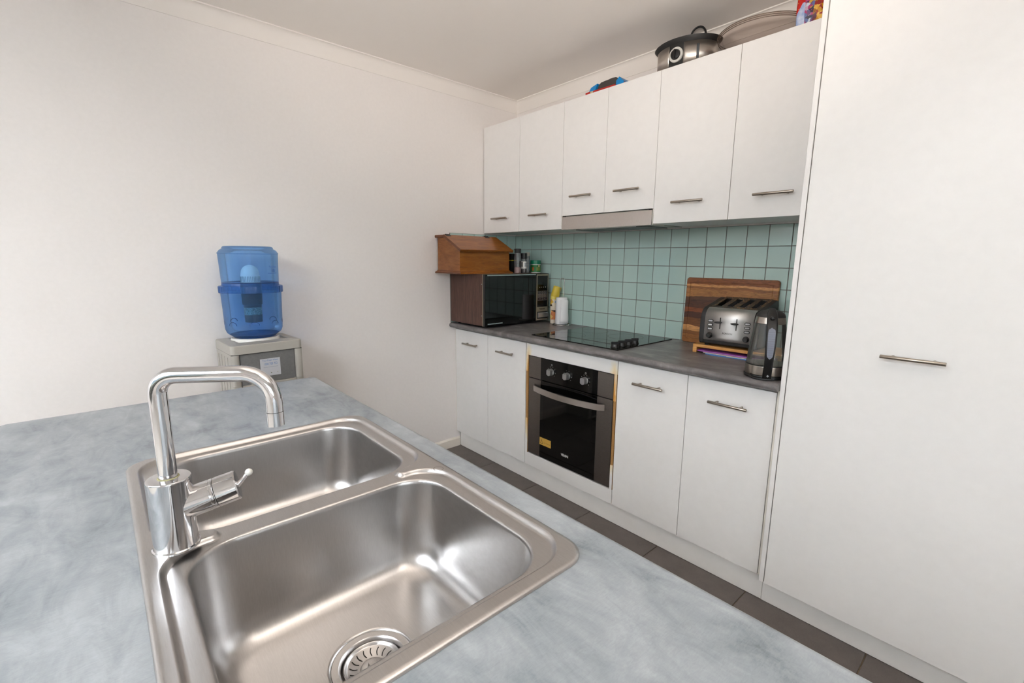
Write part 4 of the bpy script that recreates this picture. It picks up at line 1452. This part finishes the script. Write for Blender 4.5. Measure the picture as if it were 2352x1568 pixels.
link_obj('lid_button', bm, M['black'], kh)
bm = bmesh.new()
lathe(bm, [(0.0045, 0), (0.0, 0.0003)], 4)
bmesh.ops.transform(bm, matrix=Matrix.Translation(KP(0.0865, 0.002, 0.918)) @ hd.to_track_quat('Z', 'Y').to_matrix().to_4x4(), verts=bm.verts)
link_obj('logo', bm, mat('logo_grey', (150, 152, 156), 0.5), kh, smooth=False)
# cord leaving the base
bm = bmesh.new()
cp_ = []
for k in range(15):
    a = R(-118 + 70 * k / 14)
    rr_ = 0.0775 + 0.006 * sin(pi * k / 14)
    cp_.append((kx + rr_ * cos(a), ky + rr_ * sin(a), 0.9042 + 0.008 * max(0, 1 - k / 4)))
tube(bm, cp_, 0.0036, 10)
link_obj('cord', bm, M['black'], ke)

# ================================================================== ON TOP OF THE WALL CABINETS
ZT2 = 2.2008
sc = thing('slow_cooker', 'oval black and steel slow cooker with a round dial, above the wall cabinets', 'slow cooker', (1.388, -0.168, ZT2), R(9), local=True)
A0, B0 = 0.136, 0.100
def ring_e(a, b_, z, n=64):
    return [(a * cos(2 * pi * i / n), b_ * sin(2 * pi * i / n), z) for i in range(n)]
bm = bmesh.new()
loft(bm, [ring_e(A0 - 0.010, B0 - 0.010, 0.0), ring_e(A0 - 0.004, B0 - 0.004, 0.006), ring_e(A0, B0, 0.014), ring_e(A0, B0, 0.112)], True, True, True)
link_obj('body', bm, M['satinblack'], sc, sharp=40)
bm = bmesh.new()
def rim_ring(da, db, z, lift):
    out = []
    n = 64
    for i in range(n):
        a = 2 * pi * i / n
        flare = abs(cos(a)) ** 6 * lift
        out.append(((A0 + da + flare) * cos(a), (B0 + db) * sin(a), z - flare * 0.35))
    return out
loft(bm, [rim_ring(0.0, 0.0, 0.1105, 0.0), rim_ring(0.004, 0.004, 0.116, 0.004), rim_ring(0.010, 0.010, 0.126, 0.008), rim_ring(0.0115, 0.0115, 0.130, 0.009), rim_ring(0.006, 0.006, 0.132, 0.007), rim_ring(-0.012, -0.012, 0.130, 0.0), rim_ring(-0.02, -0.02, 0.115, 0.0)])
link_obj('rim', bm, M['satinblack'], sc, sharp=50)
def steel_wrap(a0, a1, z0, z1, m, name='steel_panel', off=0.0022, parent=sc, n=24):
    bm = bmesh.new()
    loft(bm, [[((A0 + off) * cos(R(a0 + (a1 - a0) * k / n)), (B0 + off) * sin(R(a0 + (a1 - a0) * k / n)), z) for k in range(n + 1)] for z in (z0, z1)], close=False)
    o = link_obj(name, bm, m, parent, recalc=False)
    s_ = o.modifiers.new('thick', 'SOLIDIFY')
    s_.thickness = 0.002
    return o
steel_wrap(160, 249, 0.018, 0.108, M['cookersteel'])
rp = steel_wrap(278, 380, 0.018, 0.108, M['cookersteel'])
steel_wrap(302, 307, 0.032, 0.092, mat('sight_strip', (84, 88, 92), 0.2), 'sight_strip', 0.0036, rp, 6)
steel_wrap(20, 160, 0.018, 0.108, M['cookersteel'])
# dial
da = R(264)
dc = Vector(((A0 + 0.003) * cos(da), (B0 + 0.003) * sin(da), 0.062))
dn = Vector((cos(da) / A0, sin(da) / B0, 0)).normalized()
q = Matrix.Translation(dc) @ dn.to_track_quat('Z', 'Y').to_matrix().to_4x4()
bm = bmesh.new()
lathe(bm, [(0.0325, -0.006), (0.0325, 0.0025), (0.0315, 0.0035), (0.0225, 0.0035)], 40)
bmesh.ops.transform(bm, matrix=q, verts=bm.verts)
dr_ = link_obj('dial_ring', bm, mat('dial_ring_white', (206, 204, 198), 0.35), sc, sharp=40)
bm = bmesh.new()
lathe(bm, [(0.0228, 0.003), (0.0215, 0.0045), (0.0205, 0.012), (0.0185, 0.0135), (0.0, 0.0138)], 40)
box(bm, (-0.0035, -0.019, 0.0130), (0.0035, 0.019, 0.0200), 0.0015, 2)
bmesh.ops.transform(bm, matrix=q, verts=bm.verts)
link_obj('dial', bm, M['black'], dr_, sharp=40)
bm = bmesh.new()
loft(bm, [ring_e(0.122, 0.088, 0.1305), ring_e(0.115, 0.082, 0.138), ring_e(0.085, 0.060, 0.1490), ring_e(0.04, 0.028, 0.1540), ring_e(0.002, 0.0015, 0.1550)])
ld = link_obj('glass_lid', bm, M['kettleglass'], sc, sharp=60)
bm = bmesh.new()
pth = []
for k in range(17):
    a = pi * k / 16
    pth.append((0.036 * -cos(a) + 0.045, 0.0, 0.146 + 0.052 * sin(a) ** 0.8))
tube(bm, pth, 0.0045, 10)
link_obj('lid_handle', bm, M['black'], ld)

bw = thing('plastic_bowl', 'large shallow clear plastic bowl between slow cooker and snack box', 'bowl', (1.737, -0.186, ZT2))
bm = bmesh.new()
cx, cy = 1.737, -0.186
lathe(bm, [(0.0, 0.0004), (0.085, 0.0004), (0.100, 0.003), (0.135, 0.020), (0.158, 0.038), (0.168, 0.050), (0.1705, 0.0525), (0.1710, 0.0560), (0.1735, 0.0570), (0.1740, 0.0620), (0.1755, 0.0630), (0.1755, 0.0665), (0.1735, 0.0675)], 72, (cx, cy), ZT2)
bowl_ = link_obj('bowl', bm, M['clearplastic'], bw, sharp=30)
M['rimplastic'] = clear('clear_rim_plastic', (0.62, 0.55, 0.50), lin((150, 128, 114)), 0.35, 0.08, 0.9)
for rr2, zz2 in ((0.1725, 0.0545), (0.1750, 0.0600), (0.1765, 0.0660)):
    bm = bmesh.new()
    lathe(bm, [(rr2 + 0.0016 * cos(2 * pi * q_ / 8), zz2 + 0.0016 * sin(2 * pi * q_ / 8)) for q_ in range(9)], 72, (cx, cy), ZT2)
    link_obj('rim_bead', bm, M['rimplastic'], bowl_)
bm = bmesh.new()
lathe(bm, [(0.055, 0.0012), (0.057, 0.003), (0.059, 0.0012)], 48, (cx, cy), ZT2)
link_obj('foot_ring', bm, M['clearplastic'], bw)

def snack():
    m = mat('snack_print', (170, 30, 30), 0.25)
    n, bs = nodes(m)
    v = n.coord()
    xyz = n.sep(v)
    vor = n.add('ShaderNodeTexVoronoi')
    vor.inputs['Scale'].default_value = 74
    wv = n.add('ShaderNodeTexNoise')
    wv.inputs['Scale'].default_value = 60
    n.link(v, wv.inputs['Vector'])
    n.link(n.mix(0.035, v, wv.outputs['Color'], 'ADD'), vor.inputs['Vector'])
    s = n.sep(vor.outputs['Color'])
    eggs = n.ramp(s[0], [(0.0, lin((58, 50, 70))), (0.25, lin((172, 60, 110))), (0.4, lin((96, 110, 160))), (0.55, lin((190, 160, 180))), (0.68, lin((200, 160, 60))), (0.8, lin((110, 80, 120))), (0.9, lin((200, 210, 220)))], 'CONSTANT')
    gold = n.ramp(s[1], [(0.0, lin((200, 140, 30))), (0.35, lin((160, 100, 20))), (0.55, lin((226, 176, 70))), (0.72, lin((150, 34, 26))), (0.9, lin((90, 40, 60)))], 'CONSTANT')
    v2 = n.add('ShaderNodeTexVoronoi')
    v2.inputs['Scale'].default_value = 90
    n.link(v, v2.inputs['Vector'])
    dots = n.ramp(v2.outputs['Distance'], [(0.0, lin((236, 170, 50))), (0.16, lin((196, 26, 18)))], 'CONSTANT')
    diag = n.math('GREATER_THAN', n.math('ADD', n.math('MULTIPLY', xyz[0], 1.9), n.math('MULTIPLY', xyz[2], -1.0)), -0.130)
    pale = n.ramp(n.noise(v, 40, 3), [(0.4, lin((196, 204, 224))), (0.6, lin((150, 168, 210)))])
    left = n.mix(n.math('MULTIPLY', diag, n.math('LESS_THAN', xyz[2], 0.085)), dots, pale)
    a = n.mix(n.math('GREATER_THAN', xyz[0], -0.0155), left, eggs)
    c = n.mix(n.math('GREATER_THAN', n.math('ADD', xyz[0], n.math('MULTIPLY', xyz[2], -0.12)), 0.008), a, gold)
    n.link(c, bs.inputs['Base Color'])
    return m
sn = thing('snack_packet', 'colourful red and gold sweets packet standing against the pantry panel', 'packet', (1.9345, -0.262, ZT2), R(1), local=True)
bm = bmesh.new()
W_, T_, H_ = 0.0455, 0.017, 0.185
rings = []
for k in range(13):
    f_ = k / 12
    z = 0.0004 + H_ * f_
    bul = (1 - abs(2 * f_ - 1) ** 3)
    wv = 0.0006 * sin(k * 1.7)
    row = []
    for x_, y_, _ in rrect(-W_ - wv, W_ + wv, -0.004 - T_ * bul, 0.004 + T_ * bul, 0.0035 + 0.006 * bul, 5):
        row.append((x_, y_ + 0.0006 * sin(x_ * 260 + k), z))
    rings.append(row)
loft(bm, rings, True, True, True)
link_obj('packet', bm, snack(), sn, sharp=50)

# flat open package with a black gadget
pk = thing('toy_package', 'flat blue and red cardboard package with black plastic gadget on top of cabinets', 'package', (0.998, -0.235, ZT2), R(2), local=True)
M['redcard'] = mat('red_card', (172, 30, 18), 0.4)
M['bluecard'] = mat('blue_card', (0, 128, 196), 0.35)
bm = bmesh.new()
box(bm, (-0.118, -0.062, 0.0003), (-0.086, 0.06, 0.0135), 0.001, 1)
box(bm, (-0.068, -0.062, 0.0003), (0.070, 0.06, 0.0135), 0.001, 1)
link_obj('red_edge', bm, M['redcard'], pk)
link_obj('pale_patch', B((-0.0862, -0.0620, 0.0003), (-0.0678, 0.06, 0.0135), 0.001, 1), mat('cream_card', (196, 182, 148), 0.5), pk)
bm = bmesh.new()
prism(bm, [(-0.102, 0.0137), (-0.060, 0.0137), (-0.046, 0.046), (-0.088, 0.034)], -0.055, 0.055, 'y', 0.001, 1)
link_obj('blue_end', bm, M['bluecard'], pk)
bm = bmesh.new()
prism(bm, [(0.0705, 0.0003), (0.112, 0.0003), (0.118, 0.018), (0.088, 0.046), (0.0705, 0.030)], -0.055, 0.055, 'y', 0.001, 1)
link_obj('blue_end', bm, M['bluecard'], pk)
bm = bmesh.new()
prism(bm, [(0.1125, 0.0003), (0.130, 0.0003), (0.119, 0.0150)], -0.055, 0.055, 'y', 0.0006, 1)
link_obj('red_corner', bm, M['redcard'], pk)
bm = bmesh.new()
prism(bm, [(-0.058, 0.0137), (0.070, 0.0137), (0.070, 0.048), (0.060, 0.0535), (0.040, 0.0540), (0.020, 0.0520), (-0.010, 0.0520), (-0.030, 0.0455), (-0.040, 0.0450), (-0.046, 0.038)], -0.045, 0.040, 'y', 0.003, 2)
link_obj('gadget', bm, mat('dark_grey_plastic', (62, 56, 54), 0.45), pk, sharp=30)

# ================================================================== WATER COOLER
wc = thing('water_cooler', 'silver and grey water cooler standing against the left wall behind the island', 'water cooler', (0.185, -1.829, 0), R(3.07), local=True)
DX, DY = 0.1343, 0.1536
link_obj('case', B((-DX, -DY + 0.004, 0.012), (DX - 0.022, DY - 0.004, 0.8985), 0.004, 2), M['silverplastic'], wc)
for fx in (-0.1, 0.09):
    for fy_ in (-0.12, 0.12):
        ft = bmesh.new()
        lathe(ft, [(0.016, 0.0), (0.016, 0.0125)], 12, (fx, fy_), cap0=True, cap1=True)
        link_obj('foot', ft, M['rubber'], wc)
link_obj('front_panel', B((DX - 0.0218, -0.117, 0.7560), (DX - 0.0085, 0.117, 0.8985), 0.001, 1), M['greyplastic'], wc)
link_obj('front_panel', B((DX - 0.0218, -0.117, 0.040), (DX - 0.0085, 0.117, 0.7350), 0.001, 1), M['greyplastic'], wc)
link_obj('cross_trim', B((DX - 0.0218, -0.117, 0.7355), (DX - 0.003, 0.117, 0.7555), 0.003, 2), M['silverplastic'], wc)
for s in (-1, 1):
    bm = bmesh.new()
    ya, yb = sorted((s * 0.1175, s * DY))
    ring_ = rrect(DX - 0.035, DX, ya, yb, 0.015, 6)
    loft(bm, [[(a_, b_2, z) for a_, b_2, _ in ring_] for z in (0.030, 0.735)], True, True, True)
    loft(bm, [[(a_, b_2, z) for a_, b_2, _ in ring_] for z in (0.7560, 0.8972)], True, True, True)
    loft(bm, [[(a_ + 0.0006, b_2, z) for a_, b_2, _ in ring_] for z in (0.7365, 0.7545)], True, True, True)
    link_obj('corner_post', bm, M['silverplastic'], wc, sharp=40)
# ribs on the near side
bm = bmesh.new()
for k in range(4):
    box(bm, (-0.095 + 0.05 * k, -DY + 0.0015, 0.05), (-0.090 + 0.05 * k, -DY + 0.005, 0.880))
link_obj('side_ribs', bm, M['silverplastic'], wc, smooth=False)
bm = bmesh.new()
loft(bm, [[(a_, b_2, z) for a_, b_2, _ in rrect(-DX + d, DX - d, -DY + d, DY - d, 0.018 - d * 0.5, 6)] for d, z in ((0.0015, 0.8992), (0.0, 0.9005), (0.0, 0.9355), (0.002, 0.9395), (0.006, 0.9415), (0.028, 0.9420), (0.033, 0.9455), (0.037, 0.9462), (0.047, 0.9460), (0.053, 0.9400))], True, True, True)
link_obj('top_cover', bm, M['silverplastic'], wc, sharp=35)
link_obj('seam', B((-DX + 0.003, -DY + 0.003, 0.8970), (DX - 0.004, DY - 0.003, 0.8995)), M['dark'], wc, smooth=False)
bm = bmesh.new()
lathe(bm, [(0.104, 0.9400), (0.103, 0.9465), (0.100, 0.9540), (0.097, 0.9556), (0.086, 0.9556), (0.082, 0.9520), (0.080, 0.941)], 56, (-0.012, -0.0085))
link_obj('bottle_seat', bm, M['whiteplastic'], wc, sharp=35)
stk = link_obj('sticker', B((DX - 0.0085, -0.0370, 0.7835), (DX - 0.0079, 0.0500, 0.8655)), mat('sticker_paper', (188, 190, 196), 0.5), wc, smooth=False)
M['blueink'] = mat('blue_ink', (58, 112, 176), 0.6)
text('lettering', 'Your Fresh Water', 0.0112, (DX - 0.0076, 0.0075, 0.8565), SIDE, M['blueink'], stk, 0.82)
text('lettering', '1300 700 722', 0.0150, (DX - 0.0076, 0.0075, 0.8395), SIDE, M['blueink'], stk, 0.72)
ln = bmesh.new()
box(ln, (DX - 0.0079, -0.024, 0.8240), (DX - 0.0076, 0.040, 0.8255))
link_obj('rule', ln, mat('grey_ink', (140, 146, 158), 0.6), stk, smooth=False)
for q_, (yy, mcol) in enumerate(((-0.018, (196, 178, 110)), (0.0085, (92, 100, 60)), (0.036, (170, 172, 160)))):
    bm = bmesh.new()
    lathe(bm, [(0.0026, 0), (0.0, 0.0003)], 12)
    bmesh.ops.transform(bm, matrix=Matrix.Translation((DX - 0.0078, yy, 0.797)) @ Matrix.Rotation(R(90), 4, 'Y'), verts=bm.verts)
    link_obj('indicator', bm, mat('indicator_%d' % q_, mcol, 0.5), stk, smooth=False)

bx2, by2 = 0.1735, -1.8378
wb = thing('water_bottle', 'blue translucent filter bottle seated on top of the water cooler', 'water bottle', (bx2, by2, 0.9560))
bm = bmesh.new()
lathe(bm, [(0.0, 0.9562), (0.085, 0.9562), (0.0895, 0.9580), (0.0955, 0.9650), (0.1045, 0.9705), (0.1150, 0.9800), (0.1210, 0.9960), (0.1222, 1.0150), (0.1238, 1.0830), (0.1270, 1.1650)], 64, (bx2, by2))
lo_b = link_obj('lower_tank', bm, M['bluelower'], wb, sharp=50)
bm = bmesh.new()
lathe(bm, [(0.0850, 0.9570), (0.0900, 0.9595), (0.0960, 0.9660), (0.1035, 0.9708), (0.0, 0.9712)], 56, (bx2, by2))
link_obj('base_dish', bm, M['bluedeep'], wb, sharp=40)
# thumb dimples round the foot
for k in range(8):
    a = R(-12 + 45 * k)
    bm = bmesh.new()
    nn = 10
    c_ = Vector((bx2 + 0.1218 * cos(a), by2 + 0.1218 * sin(a), 1.020))
    tdir = Vector((-sin(a), cos(a), 0))
    ptsd = [c_ + tdir * (0.020 * -cos(pi * q_ / nn)) + Vector((0, 0, 0.016 * sin(pi * q_ / nn))) - Vector((cos(a), sin(a), 0)) * 0.0016 * abs(cos(pi * q_ / nn)) for q_ in range(nn + 1)]
    tube(bm, ptsd, 0.0013, 6)
    link_obj('dimple', bm, M['bluedeep'], lo_b)
bm = bmesh.new()
n = 160
def cr(r, z, teeth):
    return [(bx2 + (r - (0.0014 if teeth and (i % 4) < 2 else 0)) * cos(2 * pi * i / n), by2 + (r - (0.0014 if teeth and (i % 4) < 2 else 0)) * sin(2 * pi * i / n), z) for i in range(n)]
loft(bm, [cr(0.1268, 1.1655, 0), cr(0.1330, 1.1660, 0), cr(0.1345, 1.1690, 1), cr(0.1345, 1.1925, 1), cr(0.1335, 1.1965, 0), cr(0.1280, 1.1985, 0), cr(0.1200, 1.2000, 0), cr(0.1185, 1.2110, 0)])
link_obj('collar', bm, M['bluedeep'], wb, sharp=30)
bm = bmesh.new()
lathe(bm, [(0.1186, 1.2112), (0.1196, 1.2200), (0.1216, 1.2800), (0.1245, 1.3440)], 64, (bx2, by2))
ut = link_obj('upper_tank', bm, M['bluebottle'], wb, sharp=50)
bm = bmesh.new()
lathe(bm, [(0.1180, 1.2095), (0.1192, 1.2125), (0.1180, 1.2150)], 64, (bx2, by2))
link_obj('seam', bm, mat('seam_blue', (24, 50, 96), 0.4), wb)
bm = bmesh.new()
lathe(bm, [(0.1246, 1.3425), (0.1262, 1.3445), (0.1262, 1.3470), (0.1240, 1.3490), (0.1180, 1.3580), (0.1110, 1.3635), (0.1060, 1.3660), (0.1045, 1.3720), (0.1010, 1.3760), (0.0960, 1.3775), (0.0, 1.3780)], 64, (bx2, by2))
link_obj('lid', bm, M['bluebottle'], wb, sharp=50)
# ceramic dome and cartridge
bm = bmesh.new()
lathe(bm, [(0.0405, 1.2120), (0.0405, 1.2420), (0.0392, 1.2440), (0.0385, 1.2560), (0.0350, 1.2700), (0.0280, 1.2810), (0.0180, 1.2885), (0.0070, 1.2920), (0.0, 1.2935)], 40, (bx2, by2))
cart = link_obj('ceramic_dome', bm, mat('ceramic_white', (226, 236, 236), 0.5), wb, sharp=50)
bm = bmesh.new()
for k in range(36):
    a = 2 * pi * k / 36
    p_ = Vector((bx2 + 0.0408 * cos(a), by2 + 0.0408 * sin(a), 0))
    tube(bm, [p_ + Vector((0, 0, 1.2150)), p_ + Vector((0, 0, 1.2400))], 0.0011, 5)
link_obj('dome_ribs', bm, mat('rib_shadow', (130, 150, 160), 0.6), cart)
bm = bmesh.new()
lathe(bm, [(0.0, 1.2110), (0.0448, 1.2110), (0.0448, 1.1640), (0.0420, 1.1080), (0.0384, 1.1070), (0.0380, 1.0950)], 40, (bx2, by2))
link_obj('cartridge', bm, mat('cartridge_black', (26, 28, 34), 0.4), wb, sharp=40)
bm = bmesh.new()
lathe(bm, [(0.0380, 1.0950), (0.0376, 1.0600)], 40, (bx2, by2))
link_obj('mineral_band', bm, noisy('mineral_beads', (60, 80, 80), (150, 180, 170), 200, 0.6), wb)
bm = bmesh.new()
lathe(bm, [(0.0376, 1.0600), (0.0378, 1.0580), (0.0378, 1.0450), (0.0370, 1.0440), (0.0370, 1.0250), (0.0, 1.0248)], 40, (bx2, by2))
link_obj('cartridge_foot', bm, mat('cartridge_dark', (34, 36, 40), 0.4), wb, sharp=40)
# print on the right flank of the upper tank
tcen = R(38)
for s_, sz, z_ in (('Pure Fresh', 0.0130, 1.2850), ('1300', 0.0180, 1.2680)):
    rr_ = 0.1228
    text('lettering', s_, sz, (bx2 + rr_ * cos(tcen), by2 + rr_ * sin(tcen), z_), (R(90), 0, R(90) + tcen), mat('bottle_ink', (28, 66, 140), 0.5), ut, 0.8)
bm = bmesh.new()
rr_ = 0.1228
loft(bm, [[(bx2 + rr_ * cos(R(24 + 28 * k / 8)), by2 + rr_ * sin(R(24 + 28 * k / 8)), z) for k in range(9)] for z in (1.2555, 1.2570)], close=False)
link_obj('print_line', bm, mat('bottle_line', (28, 66, 140), 0.5), ut, recalc=False)

# ================================================================== DOWNLIGHTS (behind the camera, outside the view)
dm = bpy.data.materials.new('lit_lens')
dm.use_nodes = True
db_ = dm.node_tree.nodes['Principled BSDF']
db_.inputs['Emission Color'].default_value = (1.0, 0.80, 0.56, 1)
db_.inputs['Emission Strength'].default_value = 60.0
for k, (x, y, nm) in enumerate(((3.6, -1.5, 'nearest the pantry'), (4.6, -3.6, 'by the right-hand window'), (1.4, -4.4, 'in front of the glazed doors, left'), (3.2, -5.0, 'in front of the glazed doors, right'))):
    cl = thing('downlight', 'small round warm ceiling downlight ' + nm, 'downlight', (x, y, ZC), group='ceiling downlights')
    bm = bmesh.new()
    lathe(bm, [(0.046, 0.0), (0.046, -0.004), (0.036, -0.006), (0.033, -0.002)], 28, (x, y), ZC)
    link_obj('trim_ring', bm, M['whiteplastic'], cl)
    bm = bmesh.new()
    lathe(bm, [(0.0335, -0.0025), (0.0, -0.0025)], 28, (x, y), ZC)
    link_obj('lens', bm, dm, cl, smooth=False)

# small scrap left in the near bowl
fs = bmesh.new()
tube(fs, [(2.020 + 0.004 * sin(0.5 * k) + 0.001 * k, -1.934 + 0.0030 * k - 0.012, FLOORZ + 0.0045 + 0.0010 * k) for k in range(6)], 0.0011, 8)
tag(link_obj('food_scrap', fs, mat('tan_scrap', (196, 164, 104), 0.6)), 'tiny tan sliver of food lying in the near sink bowl', 'food scrap')
